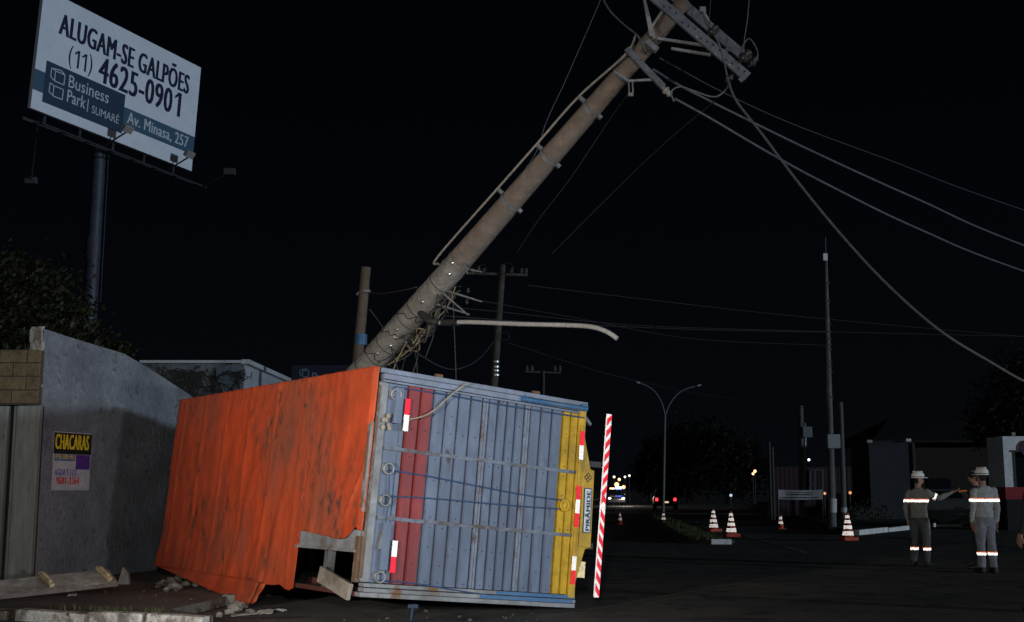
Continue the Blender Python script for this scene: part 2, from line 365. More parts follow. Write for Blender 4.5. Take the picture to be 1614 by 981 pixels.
# chipped white end of the wall: a rough strip over the end face
MBe = MB(); zs = [2.72 + i * (tops[0].z + .03 - 2.72) / 18 for i in range(19)]
L_, R_ = [], []
for z in zs:
    L_.append(W0 - WN * (.21 + random.uniform(-.02, .02)) - WD * .035 + V((0, 0, z))); R_.append(W0 + WN * random.uniform(-.035, .02) - WD * .035 + V((0, 0, z)))
MBe.prism(L_ + R_[::-1], WD * .05); MBe.build('exposed_end', oldwhite, wall)
# metal gate + block lintel to the left of it
gt = thing('metal_gate', 'grey weathered sheet metal gate with upright panels below the tan blocks', 'gate', (-8.2, 17.8, 0))
GY = 17.62
def gx(px, Y=GY): return (px - 807) / FPX * Y / 1.0
b = MB()
zt = 2.66
for a, c, dy in ((-300, -190, .02), (-186, -64, 0), (-60, -12, .02), (-8, 14, .0), (24, 30, -.02), (30, 66, -.05)):
    b.box((gx(a), GY + dy, .1), (gx(c) , GY + .12 + dy, zt))
b.build('gate_panel', gatemetal, gt, bevel=.012)
b = MB(); b.box((gx(-300), GY + .13, .1), (gx(64), GY + .16, zt)); b.build('gate_backing', blk, gt)
lw = thing('block_wall', 'tan concrete block wall above the grey gate', 'wall', (-8.2, 17.85, 2.68))
b = MB(); b.box((gx(-300), GY + .03, 2.68), (gx(61), GY + .2, 3.47)); b.build('mortar', mortar, lw)
b = MB()
for row in range(4):
    x = gx(61) - .02 - (row % 2) * .2
    z0 = 2.70 + row * .2
    ww = .39 if row % 2 == 0 else .18
    first = True
    x = gx(61) - .012
    while x > gx(-296):
        wd = (.19 if (row % 2 and first) else .39); first = False
        b.box((x - wd, GY + random.uniform(-.008, .004), z0), (x, GY + .1, z0 + .185)); x -= wd + .014
b.build('block', brick, lw, bevel=.008)
# poster
ps = thing('poster', 'yellow and white advertising poster pasted on the dark wall', 'poster', W0 + WD * .3)
a = onplane(86, 680, W0 + WN * .012, WN); c = onplane(145, 679, W0 + WN * .012, WN); d_ = onplane(87, 773, W0 + WN * .012, WN)
px_ = (c - a); pw = V((px_.x, px_.y, 0)).length; ph = a.z - d_.z
PM = tmx(ps).inverted() @ frame(V((a.x, a.y, a.z - ph)), WD, V((0, 0, 1)), WN)
paper = mat('poster_paper', (.46, .46, .5), .8, col2=(.36, .36, .4), scale=6)
def flat(name, rects, m, parent, M, z):
    b = MB()
    for x0, y0, x1, y1 in rects: b.add([M @ V((x0, y0, z)), M @ V((x1, y0, z)), M @ V((x1, y1, z)), M @ V((x0, y1, z))], [(0, 1, 2, 3)])
    return b.build(name, m, parent, local=True)
b = MB(); b.box((0, 0, -.006), (pw, ph, .0), PM); b.build('sheet', paper, ps, local=True)
flat('dark_band', [(.0, ph * .62, pw, ph * .985)], mat('poster_black', (.015, .012, .01), .7), ps, PM, .002)
flat('purple_patch', [(pw * .6, ph * .36, pw * .98, ph * .615)], mat('poster_purple', (.09, .03, .22), .7), ps, PM, .002)
flat('blue_patch', [(pw * .03, ph * .5, pw * .58, ph * .615)], mat('poster_blue', (.12, .16, .3), .7), ps, PM, .002)
pj = mat('poster_yellow', (.75, .55, .02), .7)
words('headline', [('CHACARAS', pw * .03, ph * .70, pw * .88, ph * .26, .085)], pj, ps, PM)
words('subline', [('FTE 500 MIL', pw * .06, ph * .535, pw * .5, ph * .075, .06)], pj, ps, PM, .005)
words('blue_line', [('AGUA E LUZ', pw * .05, ph * .25, pw * .58, ph * .11, .08)], mat('poster_violet', (.14, .09, .36), .7), ps, PM)
words('phone_line', [('9681-3264', pw * .1, ph * .10, pw * .60, ph * .13, .10)], mat('poster_red', (.55, .05, .04), .7), ps, PM)

bd = thing('grey_building', 'low grey rendered building with an end wall coloured paler as if lit behind the truck', 'building', (-7, 29, 0))
fa, fb = at(150, 566, 27), at(386, 571, 27); zt = fb.z
MBb = MB(); MBb.prism([(fa.x, 27, -.05), (fb.x - .02, 27, -.05), (fb.x - .02, 27, zt), (fa.x, 27, zt)], (0, .25, 0)); MBb.build('front_wall', mat('mottled_grey_render', (.125, .135, .15), .95, col2=(.07, .075, .085), scale=1.2, lo=.42, hi=.62, col3=(.03, .03, .033), scale3=3.2, lo3=.56, hi3=.6, bump=.7), bd)  # front wall with random darker blotches
sb = at(452, 598, 31.6); 
MBb = MB(); MBb.prism([(fb.x, 27.02, -.05), (sb.x, sb.y, -.05), (sb.x, sb.y, zt - .04), (fb.x, 27.02, zt - .04)], (-.25, .03, 0)); MBb.build('end_wall', mat('lit_end_render', (.34, .38, .43), .85, col2=(.28, .31, .36), scale=2), bd)  # light falling on this side is put into its paler, bluer colour
MBb = MB(); MBb.bar((fb.x + .03, 26.9, zt + .0), (sb.x + .03, sb.y, zt + .0), .18, .10); MBb.bar((fa.x, 26.98, zt), (fb.x, 26.98, zt), .2, .06); MBb.build('coping', mat('pale_coping', (.42, .44, .47), .8), bd)
MBb = MB(); MBb.box((fb.x - .62, 26.93, 0), (fb.x - .08, 27.01, zt - .12)); MBb.build('corner_panel', mat('blue_grey_panel', (.10, .12, .16), .8), bd)
MBb = MB(); MBb.prism([(fa.x, 27.2, zt - .05), (fb.x - .2, 27.2, zt - .05), (sb.x - .2, sb.y, zt - .05), (fa.x, sb.y, zt - .05)], (0, 0, .05)); MBb.build('roof', dirt, bd)

rv = random.Random(4); b = MB()
def branch_line(p, d, L, k):
    pts = [p]
    for i in range(5):
        if pts[-1].z > zt - .25: d = V((d.x, 0, -abs(d.z)))
        d = (d + V((rv.gauss(0, .35), 0, rv.gauss(0, .35)))).normalized(); pts.append(pts[-1] + d * L / 5)
    b.tube(pts, [.022 - .003 * i - .003 * k if .022 - .003 * i - .003 * k > .006 else .006 for i in range(6)], 5)
    if k < 3:
        for q in pts[1:]:
            if rv.random() < .75: branch_line(q, (d + V((rv.gauss(0, .8), 0, rv.gauss(0, .8)))).normalized(), L * .6, k + 1)
for px, py in ((300, 640), (345, 640), (262, 610), (322, 650)): branch_line(at(px, py, 26.9), V((rv.uniform(-.5, .4), 0, 1)), .8, 0)
tag(b.build('dark_tracery', mat('dark_branching', (.022, .02, .018), .9), loc=at(300, 640, 26.9)), 'bare dark vine branching over the low grey building wall', 'tracery')  # thin dark branching lines over the front wall

# ------------------------------------------------------------------ billboard
TL, BL, TR, BR = at(66, -22, 38), at(48, 170, 38), at(318, 107, 44.8), at(302, 270, 44.8)
ex = (BR - BL); bw = ex.length; ex.normalize(); ey = (TL - BL); ey = (ey - ex * ey.dot(ex)).normalized(); bh = ((TL - BL).dot(ey) + (TR - BR).dot(ey)) / 2
ez = ex.cross(ey)
BM = frame(BL, ex, ey, ez)
bb = thing('billboard', 'large white and blue advertising billboard raised on a tall steel post', 'billboard', M=BM)
Id = Matrix.Identity(4)
b = MB(); b.box((0, 0, -.14), (bw, bh, 0)); b.build('panel', mat('billboard_white', (.68, .73, .82), .6, col2=(.62, .67, .76), scale=.6, fine=.06), bb, local=True)
tealb = mat('billboard_teal', (.045, .105, .17), .6, fine=.1); navy = mat('billboard_navy', (.022, .045, .09), .6, fine=.1)
flat('address_strip', [(0, bh * .155, bw, bh * .325)], tealb, bb, Id, .004)
flat('brand_block', [(bw * .055, bh * .085, bw * .52, bh * .43)], navy, bb, Id, .008)
ink = mat('billboard_ink', (.008, .012, .045), .6)
words('headline', [('ALUGAM-SE GALPÕES', bw * .10, bh * .69, bw * .82, bh * .225, .08)], ink, bb, Id, .006)
def one(x, y, wd, ht, t): return [[(x + wd - t, y), (x + wd, y), (x + wd, y + ht), (x + wd - t, y + ht)], [(x + wd - t, y + ht), (x, y + ht * .80), (x, y + ht * .68), (x + wd - t, y + ht * .84)]]
words('area_code', [('(', bw * .17, bh * .445, bw * .022, bh * .20, .0)], ink, bb, Id, .006)
words('area_code', [(')', bw * .285, bh * .445, bw * .022, bh * .20, .0)], ink, bb, Id, .006)
for dx in (.203, .245): b = MB(); [b.add([(x, y, .006) for x, y in p_], [(0, 1, 2, 3)]) for p_ in one(bw * dx, bh * .475, bw * .028, bh * .15, bw * .011)]; b.build('area_code', ink, bb, local=True)
words('phone_number', [('4625-090', bw * .345, bh * .445, bw * .47, bh * .225, .065)], ink, bb, Id, .006, extra=one(bw * .838, bh * .445, bw * .045, bh * .225, bw * .021))
pale = mat('billboard_lettering', (.5, .54, .6), .6)
for ln_ in (('Business', bw * .185, bh * .29, bw * .235, bh * .105, .012), ('Park', bw * .185, bh * .165, bw * .105, bh * .105, .02), ('SUMARÉ', bw * .33, bh * .155, bw * .165, bh * .085, 0)): words('brand_name', [ln_], pale, bb, Id, .012)
b = MB(); b.box((bw * .302, bh * .15, .011), (bw * .307, bh * .26, .013)); b.build('divider', pale, bb, local=True)
words('address', [('Av. Minasa, 257', bw * .545, bh * .18, bw * .41, bh * .12, .05)], pale, bb, Id, .008)
def cube_logo(parent, x, y, wd, ht, M, m, z, t):
    b = MB()
    P = lambda u, v: M @ V((x + u * wd, y + v * ht, z))
    segs = []
    for oy in (0, .5):
        segs += [((.3, oy + .06), (1, oy + .06)), ((1, oy + .06), (1, oy + .40)), ((1, oy + .40), (.3, oy + .40)), ((.3, oy + .40), (.3, oy + .06)),
                 ((.3, oy + .06), (0, oy + .14)), ((0, oy + .14), (0, oy + .44)), ((0, oy + .44), (.3, oy + .40))]
    segs += [((0, .94), (.7, .99)), ((.7, .99), (1, .90))]
    zz = (M.to_3x3() @ V((0, 0, 1))).normalized()
    for a_, c_ in segs: b.bar(P(*a_), P(*c_), t, .004, up=zz)
    return b.build('logo', m, parent, local=True)
cube_logo(bb, bw * .085, bh * .15, bw * .075, bh * .25, Id, pale, .012, .035)
# catwalk, lamps on arms
steel = mat('dark_blue_steel', (.030, .033, .042), .6, col2=(.02, .02, .025), scale=3)
b = MB(); b.bar((-.1, -.35, -.25), (bw + .35, -.35, -.25), .1, .12); b.bar((.2, -.5, .35), (bw + .5, -.55, .35), .05, .05)
for k in range(7): b.bar((bw * (k + .3) / 7, -.38, -.2), (bw * (k + .3) / 7, -.52, .4), .04, .04)
b.bar((.3, bh * .5, -.3), (bw - .3, bh * .5, -.3), .12, .12)
for k in range(5): b.bar((bw * (k + .5) / 5, -.4, -.24), (bw * (k + .5) / 5, bh - .1, -.24), .1, .12)
b.build('frame', steel, bb, local=True)
lampg = mat('floodlight_housing', (.30, .27, .26), .5)
for u in (.45, .86):
    b = MB(); b.tube([(bw * u - .05, -.25, -.1), (bw * u, .14, .75)], .03, 8)
    l = b.build('lamp_arm', blk, bb, local=True)
    b = MB(); Mx = Matrix.Translation((bw * u + .02, .28, .8)) @ Matrix.Rotation(R(35), 4, 'X'); b.box((-.2, -.13, -.09), (.2, .13, .09), Mx); b.build('floodlight', lampg, bb, local=True, bevel=.02)
pb, pt = at(141, 500, 41.6), at(157, 235, 41.6)
b = MB(); ax = (pb - pt).normalized(); b.tube([pt, pb, pb + ax * 6.6], [.23, .26, .28], 16); b.build('post', mat('blue_steel_post', (.036, .044, .066), .55, col2=(.022, .026, .04), scale=1.5), bb)
b = MB(); q = at(146, 392, 41.6); b.tube([q + V((0, 0, -.4)), q + V((0, 0, .4))], [.27, .27], 16); b.tube([pt + ax * .3 + V((.33, 0, .2)), pt + ax * 5.5 + V((.35, 0, 0))], .02, 6); b.build('ladder_rail', steel, bb)
for px, py in ((362, 271), (49, 285)):
    q = at(px, py, 42); b = MB(); b.box(q - V((.2, .1, .12)), q + V((.2, .1, .12)))
    if px > 200: b.bar(q + V((0, .1, 0)), at(318, 296, 44.5), .05, .05)
    else: b.bar(q, at(62, 175, 38.6), .05, .05)
    b.build('lamp_fitting', mat('grey_fitting', (.055, .055, .06), .6), bb, bevel=.02)

sg = thing('business_sign', 'dark blue sign with white outline logo behind the orange tarpaulin', 'sign', at(512, 600, 42))
o_ = at(458, 640, 42); M2 = tmx(sg).inverted() @ frame(o_, V((1, 0, 0)), V((0, 0, 1)), V((0, -1, 0)))
b = MB(); b.box((0, -.6, -.1), (2.7, 1.42, 0), M2); b.build('panel', mat('night_navy', (.010, .015, .03), .6), sg, local=True)
cube_logo(sg, .3, .68, .30, .62, M2, mat('dim_lettering', (.16, .2, .3), .6), .004, .03)
for ln_ in (('Business', .72, .78, 1.5, .38, .02), ('Park', .72, .2, .7, .38, 0)): words('lettering', [ln_], MATS['dim_lettering'], sg, M2)
for dx in (.3, 2.4): b = MB(); b.bar(o_ + V((dx, .15, -.5)), V((o_.x + dx, o_.y + .15, 0)), .12, .12); b.build('post', steel, sg)

# ------------------------------------------------------------------ the overturned truck (x: roof -> underside, y: rear -> cab, z: up)
TLOC, TYAW, TROLL = V((-1.655, 13.27, .31)), R(34.8), R(5.4)
TRM = Matrix.Translation(TLOC) @ Matrix.Rotation(TYAW, 4, 'Z') @ Matrix.Rotation(TROLL, 4, 'Y')
tk = thing('overturned_truck', 'box truck with an orange tarpaulin roof lying on its side in the road', 'truck', M=TRM)
TW, TH, TLn = 2.50, 2.93, 6.42
TI = TRM.inverted(); tx, ty, tz = [TRM.to_3x3() @ V(e) for e in ((1, 0, 0), (0, 1, 0), (0, 0, 1))]
def rp(px, py, y=0.0): return TI @ onplane(px, py, TLOC + ty * y, ty)
def tp(px, py, x=0.0): return TI @ onplane(px, py, TLOC + tx * x, tx)
def tb(name, m, mb, parent=tk, bevel=0.0): return mb.build(name, m, parent, local=True, bevel=bevel)
# rear frame
b = MB()
b.box((.0, -.03, TW - .055), (TH, .10, TW)); b.box((.03, -.05, TW - .125), (TH - .02, .08, TW - .062)); b.box((.03, -.035, TW - .155), (TH - .02, .08, TW - .13))
tb('top_rail', railm if False else mat('pale_blue_rail', (.19, .23, .31), .55, col2=(.14, .16, .205), scale=2, col3=(.13, .07, .04), scale3=4, lo3=.66, hi3=.72, bump=.2), b, bevel=.008)
b = MB()
b.box((.0, -.03, 0), (TH, .10, .05)); b.box((.03, -.06, .055), (TH - .02, .08, .10)); b.box((.03, -.045, .108), (TH - .02, .08, .15))
tb('bottom_rail', railm, b, bevel=.008)
b = MB(); b.box((TH * .52, -.064, .058), (TH - .06, -.060, .097)); b.box((TH * .6, -.049, .11), (TH - .04, -.045, .147)); tb('blue_paint_patch', bluep, b)
b = MB(); b.box((.0, -.02, .16), (.11, .1, TW - .16)); b.box((-.05, .0, .9), (-.003, .06, 1.9)); tb('corner_post', railm, b, bevel=.008)
b = MB(); b.box((-.065, .02, .95), (-.052, .05, 1.86)); b.box((-.012, -.028, .2), (.012, -.0205, 2.3)); tb('rusty_channel', rust, b)
# three bays of corrugated boards
bays = [(.158, .84), (.872, 1.60), (1.632, TW - .16)]
def corr(x0, x1, z0, z1, n, y=0.0, dep=.036):
    b = MB(); xs = []; p = (x1 - x0) / n
    for i in range(n):
        a = x0 + i * p; xs += [(a + .010, .010), (a + .012, -.004), (a + p * .13, -dep), (a + p * .86, -dep * .8), (a + p * .965 - .004, -.002), (a + p - .006, .010)]
    xs.append((x1, .010)); vs = []
    for x, d in xs: vs += [(x, y + d, z0), (x, y + d, z1)]
    b.add(vs, [(2 * i, 2 * i + 2, 2 * i + 3, 2 * i + 1) for i in range(len(xs) - 1)])
    b.box((x0, y + .012, z0), (x1, y + .03, z1)); b.m = 1
    for i in range(n):
        for fz in (.06, .33, .62, .94):
            if random.random() < .45: b.ball((x0 + (i + .5) * p, y - dep * .85, z0 + (z1 - z0) * fz), .009, 6, 4)
    b.m = 0; return b
for z0, z1 in bays:
    dd = random.uniform(-.006, .006)
    b = MB(); b.box((.11, .0 + dd, z0), (.36, .03, z1)); b.box((.3, -.018 + dd, z0 + .02), (.35, .0 + dd, z1 - .02)); tb('side_board', bluegrey, b, bevel=.005)
    tb('red_board', [redp, blk], corr(.363, .70, z0, z1, 2, dd, .036))
    tb('door_board', [bluegrey, blk], corr(.703, 1.38, z0, z1, 4, dd)); tb('door_board', [bluegrey, blk], corr(1.46, 1.98, z0, z1, 4, dd)); tb('door_board', [bluegrey, blk], corr(2.06, 2.555, z0, z1, 3, dd))
    hs = mat('rust_streaked_strip', (.19, .22, .29), .7, col2=(.12, .075, .06), scale=3, lo=.54, hi=.66, bump=.5)
    for x0 in (1.383, 1.988):
        b = MB(); b.box((x0, -.035 + dd, z0), (x0 + .027, .02, z1)); tb('hinge_strip', hs, b)
        b = MB(); b.box((x0 + .036, -.028 + dd, z0), (x0 + .068, .02, z1)); tb('hinge_strip', hs, b)
    tb('yellow_board', [yellowp, blk], corr(2.56, 2.80, z0, z1, 2, dd, .03))
for z in (.856, 1.616):
    b = MB(); 
    pts = [V((.12 + (2.78 - .12) * i / 16, -.030, z + .003 * math.sin(i * 1.7))) for i in range(17)]
    for a, c in zip(pts, pts[1:]): b.bar(a, c, .04, .04)
    tb('seam_rail', mat('scuffed_rail', (.155, .185, .24), .6, col2=(.095, .075, .065), scale=4, lo=.46, hi=.6, bump=.4), b)
b = MB(); b.box((2.803, -.05, .12), (2.90, .08, TW - .12)); b.box((2.82, -.065, .3), (2.86, -.052, 2.2)); tb('sill', yellowp, b, bevel=.008)
# small hardware
for px, py in ((625, 622), (613, 739), (608, 789), (599, 910)):
    c = rp(px, py, -.05); b = MB(); b.ring((c.x, -.05, c.z), (.15, 1, .1), .058, .012); r_ = tb('lashing_ring', galv, b)
    b = MB(); b.box((c.x - .07, -.035, c.z - .025), (c.x - .01, -.0, c.z + .045)); tb('ring_bracket', railm, b, r_)
for px, py, s_ in ((606, 664, 1), (601, 846, -1)):
    c = rp(px, py); b = MB()
    if s_ > 0:
        for k in range(7): b.ball((c.x + random.uniform(-.05, .05), -.06, c.z + random.uniform(-.08, .08)), (.03, .02, .03), 8, 5)
        tb('rope_knot', hemp, b)
    else:
        b.prism([(c.x - .01, -.06, c.z + .15), (c.x + .07, -.06, c.z + .10), (c.x + .07, -.06, c.z - .08), (c.x - .05, -.06, c.z - .14)], (0, .05, 0)); tb('latch_plate', railm, b)
b = MB(); c = rp(890, 797, -.05); b.ring((c.x, -.05, c.z), (0, 1, 0), .06, .018); b.ball((c.x, -.05, c.z), (.045, .02, .05)); tb('cord_cleat', yellowp, b)
def cord(name, pts, r, m, y=-.05):
    q = [rp(a, b_, y) for a, b_ in pts]; q = [V((p.x, y, p.z)) for p in q]
    b = MB(); b.tube(catmull(q, 6), r, 6); return tb(name, m, b)
cord('lashing_cord', [(613, 741), (680, 752), (760, 768), (830, 781), (888, 789)], .009, rope)
cord('lashing_cord', [(608, 782), (680, 786), (760, 793), (830, 799), (888, 803)], .009, rope)
cord('lashing_cord', [(622, 610), (700, 622), (800, 640), (921, 659)], .009, rope)
cord('lashing_cord', [(602, 915), (660, 921), (720, 931), (780, 940)], .009, rope)
cord('lashing_cord', [(614, 745), (612, 790), (604, 850), (600, 905)], .007, rope)
cord('hanging_rope', [(646, 661), (665, 657), (683, 648), (700, 633), (716, 619), (728, 610), (737, 604)], .011, hemp, -.09)
b = MB(); a = rp(823, 629, -.08); c = rp(925, 645, -.08); b.tube([(a.x, -.08, a.z), (c.x, -.08, c.z)], .028, 10)
b.ring((a.x + .04, -.085, a.z + .01), (0, 1, 0), .03, .01); b.ring((c.x - .03, -.085, c.z + .02), (0, 1, 0), .035, .01); tb('blue_tube', bluep, b)
for px, py in ((692, 595), (845, 622)): a = rp(px, py); b = MB(); b.box((a.x - .04, -.02, TW - .01), (a.x + .04, .04, TW + .035)); tb('rusty_clip', rust, b)
b = MB(); a = rp(921, 655, 0); b.prism([(a.x, -.03, a.z), (a.x + .1, -.03, a.z - .09), (a.x + .09, -.03, a.z - .12), (a.x - .02, -.03, a.z - .05)], (0, .05, 0)); tb('bent_bracket', galvb, b)
# reflective stickers
def sticker(x0, y0, x1, y1, seq):
    n = len(seq); a = rp(x0, y0, -.036); c = rp(x1, y1, -.036); xm = (a.x + c.x) / 2; wd = .065
    for i, k in enumerate(seq):
        zt_ = a.z + (c.z - a.z) * i / n; zb = a.z + (c.z - a.z) * (i + 1) / n
        t = i / n; 
        xa = a.x + (c.x - a.x) * .5
        b = MB(); b.box((xa - wd / 2, -.070, zb), (xa + wd / 2, -.066, zt_)); o = tb('reflective_sticker', retT if k == 'w' else retR, b)
sticker(641, 629, 637, 680, 'rw'); sticker(619, 852, 618, 903, 'wr'); sticker(915, 680, 914, 725, 'rw'); sticker(909, 766, 907, 831, 'rwr'); sticker(903, 877, 900, 921, 'wr')
b = MB(); b.box((.19, -.0645, 1.9), (.29, -.0, 2.3)); tb('sticker_backing', bluegrey, b)
b = MB(); b.box((.19, -.0645, .3), (.29, .0, .80)); tb('sticker_backing', bluegrey, b)
# yellow rear beam with the maker's plate
pl = [(917, 668), (922, 690), (931, 740), (936, 742), (930, 864), (922, 866), (907, 918), (900, 915), (905, 860), (912, 745)]
q = [rp(a, c, -.03) for a, c in pl]
b = MB(); b.prism([(p.x, -.03, p.z) for p in q], (0, .12, 0)); tb('bumper_beam', yellowp, b, bevel=.006)
b = MB(); p1 = [rp(a, c, -.05) for a, c in ((918, 742), (936, 742), (930, 864), (912, 862))]; b.prism([(p.x, -.062, p.z) for p in p1], (0, .03, 0)); tb('beam_face', yellowp, b, bevel=.005)
a = rp(932, 770, -.065); c = rp(916, 839, -.065); 
bx0, bx1 = rp(920, 769, -.065), rp(933, 770, -.065); cz = rp(917, 840, -.065)
up = (V((bx0.x, 0, bx0.z)) - V((cz.x, 0, cz.z))); pln = up.length; up.normalize(); rt = V((up.z, 0, -up.x)); pwd = .118
nrm = V((0, -1, 0))
PMt = frame(V((cz.x + .01, -.0645, cz.z)), up, -rt, nrm)
b = MB(); b.box((0, -pwd, -.0), (pln, 0, .006), PMt); tb('maker_plate', mat('plate_navy', (.015, .022, .045), .5), b)
b = MB(); b.box((.012, -pwd + .012, .006), (pln - .012, -.012, .008), PMt); tb('plate_face', mat('plate_white', (.62, .70, .78), .5), b)
words('plate_lettering', [('PIRÂMIDE', .025, -pwd + .022, pln - .07, pwd - .042, .075)], mat('plate_ink', (.008, .012, .03), .5), tk, PMt, .011)
c = rp(927, 753, -.065); b = MB(); r_ = .062
b.prism([(c.x, -.066, c.z + r_), (c.x + r_, -.066, c.z), (c.x, -.066, c.z - r_), (c.x - r_, -.066, c.z)], (0, .004, 0)); tb('emblem', blk, b)
b = MB(); r2 = .018
for dx, dz in ((0, .028), (.028, 0), (0, -.028), (-.028, 0)): b.prism([(c.x + dx, -.069, c.z + dz + r2), (c.x + dx + r2, -.069, c.z + dz), (c.x + dx, -.069, c.z + dz - r2), (c.x + dx - r2, -.069, c.z + dz)], (0, .003, 0))
tb('emblem_mark', yellowp, b)
a, c = rp(910, 885, .02), rp(917, 911, .02); b = MB(); b.box((a.x, .005, c.z), (c.x + .03, .018, a.z)); tb('number_plate', retro('plate_sheet', (.16, .14, .09), 1.0), b)
# striped underrun bar
q0, q1 = rp(961, 653, -.1), rp(940.5, 942, -.1)
ax_ = V((q1.x - q0.x, 0, q1.z - q0.z)); bl = ax_.length; ax_.normalize(); sd_ = V((ax_.z, 0, -ax_.x))
if sd_.x < 0: sd_ = -sd_
hw = .036; UM = frame(V((q0.x, -.1, q0.z)), sd_, ax_, V((0, -1, 0)))
b = MB(); b.box((-hw, 0, -.022), (hw, bl, 0), UM); ub = tb('underrun_bar', retT, b)
b = MB(); k = 0; n = 15; pt_ = bl / n; half = 7
for i in range(n):
    y0 = i * pt_; sl = .09 if i < half else -.09
    if i == half:
        b.add([UM @ V(p) for p in ((-hw, y0 + pt_ * .05 , .003), (0, y0 - .04, .003), (hw, y0 + pt_ * .05, .003), (hw, y0 + pt_ * .5, .003), (0, y0 + .04, .003), (-hw, y0 + pt_ * .5, .003))], [(0, 1, 4, 5), (1, 2, 3, 4)]); continue
    pts = [(-hw, y0 + sl / 2 + pt_ * .16), (hw, y0 - sl / 2 + pt_ * .20), (hw, y0 - sl / 2 + pt_ * .76), (-hw, y0 + sl / 2 + pt_ * .76)]
    pts = [(x, min(max(y, 0), bl)) for x, y in pts]
    b.add([UM @ V((x, y, .003)) for x, y in pts], [(0, 1, 2, 3)])
tb('red_stripe', retR, b, ub)
for z in (.75, 1.75): b = MB(); b.bar((2.9, .12, z), (q0.x - (q0.z - z) * .05 , -.02, z), .09, .07); tb('bar_bracket', blk, b)
# box walls, floor, roof frame, inside
b = MB(); b.box((.02, .12, 0.0), (TH, TLn, .045)); tb('side_wall', mat('grey_side_boards', (.13, .14, .15), .7, col2=(.08, .08, .085), scale=2), b)
b = MB(); b.box((.02, .12, TW - .045), (TH, TLn, TW)); 
for i in range(11): b.box((.1, .3 + i * .56, TW + .001), (TH - .1, .36 + i * .56, TW + .03))
tb('side_wall', MATS['grey_side_boards'], b)
b = MB(); b.box((TH - .08, .12, .05), (TH, TLn, TW - .05)); tb('box_floor', mat('dark_floor_boards', (.03, .028, .026), .9), b)
b = MB(); b.box((.02, TLn - .06, .05), (TH - .09, TLn, TW - .05)); tb('front_wall', MATS['dark_floor_boards'], b)
for i in range(7): yy = .9 + i * .85; b = MB(); b.box((.02, yy, .05), (.06, yy + .05, TW - .05)); tb('roof_bow', galvb, b)
# exposed roof side at the torn corner
g1_, g2_ = tp(473, 838, -.02), tp(571, 872, -.02)
b = MB(); b.box((-.045, .06, g2_.z), (-.005, g1_.y + .02, g1_.z + .06)); b.box((-.07, .06, g2_.z), (-.045, g1_.y, g2_.z + .03)); tb('cant_rail', railm, b, bevel=.006)
q = tp(519, 880, -.02); b = MB(); b.box((-.02, q.y - .05, .05), (.03, q.y + .05, g2_.z)); tb('roof_post', galvb, b)
a, c = tp(512, 905, -.06), tp(566, 944, -.06); b = MB(); b.bar((-.12, a.y, a.z), (-.06, max(c.y, .08), c.z + .05), .05, .18); tb('loose_plank', boardgrey, b, bevel=.01)
b = MB(); b.box((-.02, .08, 0.0), (.02, 2.3, .05)); b.box((.3, .3, .05), (.9, 1.9, .12)); tb('lower_rail', mat('dull_red_steel', (.10, .03, .025), .7), b)
b = MB(); b.box((-.05, .02, .15), (.0, .1, .64)); tb('corner_gusset', rust, b)
# tarpaulin
def prof(pts, a):
    for (a0, c0), (a1, c1) in zip(pts, pts[1:]):
        if a0 <= a <= a1: return c0 + (c1 - c0) * (a - a0) / max(1e-6, a1 - a0)
    return pts[-1][1] if a > pts[-1][0] else pts[0][1]
edge = []
for px, py in ((572, 842), (562, 830), (548, 848), (535, 851), (520, 846), (473, 836), (471.5, 928), (455, 931), (440, 922), (422, 922), (405, 914), (375, 911), (300, 898), (249, 893)):
    q = tp(px, py, -.05); edge.append([q.y, q.z])
for i in range(1, len(edge)):
    if edge[i][0] <= edge[i - 1][0]: edge[i][0] = edge[i - 1][0] + .004
NA, NC = 230, 110; aL = edge[-1][0]
def bulge(a, c):
    t = c / TW; s = 0.0
    for a0, sl, amp, wd in ((.55, .10, .02, .06), (1.05, .25, .05, .09), (1.75, .55, .06, .10), (2.25, .50, .035, .07), (2.95, .42, .05, .10), (3.7, .3, .03, .12), (4.5, .2, .04, .15), (5.4, .2, .03, .15)):
        x = a - (a0 + sl * (1 - t)); s += .40 * amp * math.exp(-(x / wd) ** 2) * (.3 + .9 * (1 - t))
    s += .02 * noise.noise(V((a * .8, c * .8, 3))) + .006 * noise.noise(V((a * 4, c * 1.6, 9))) + .005 * noise.noise(V((a * 16, c * 9, 1)))
    for k, c0 in enumerate((.62, 1.02, 1.46, 1.9)): s += .007 * math.exp(-((c - c0 - .03 * noise.noise(V((a * 1.5, k, 8)))) / .022) ** 2)
    u_ = (1.35 - c) / .5
    if -.1 < u_ < 1.1: s += .035 * math.exp(-((a - .06 - .30 * u_) / .035) ** 2) * (1 - abs(u_ - .5))
    for y in (.9, 1.75, 2.6, 3.45, 4.3, 5.15, 6.0): s += .012 * math.exp(-((a - y) / .05) ** 2)
    return s
b = MB(); vs = []
for i in range(NA + 1):
    a = -.01 + (aL + .01) * i / NA; c0 = prof(edge, max(a, edge[0][0])) + .010 * noise.noise(V((a * 5, 0, 7)))
    for j in range(NC + 1):
        c = c0 + (TW + .01 - c0) * j / NC; x = -.055 - bulge(a, c)
        if a < .02: x += .03
        lean = .0
        if c < .5 and a > 2.4: x -= .05 * (.5 - c) / .5
        vs.append((x, a, c))
b.add(vs, [(i * (NC + 1) + j, (i + 1) * (NC + 1) + j, (i + 1) * (NC + 1) + j + 1, i * (NC + 1) + j + 1) for i in range(NA) for j in range(NC)], True)
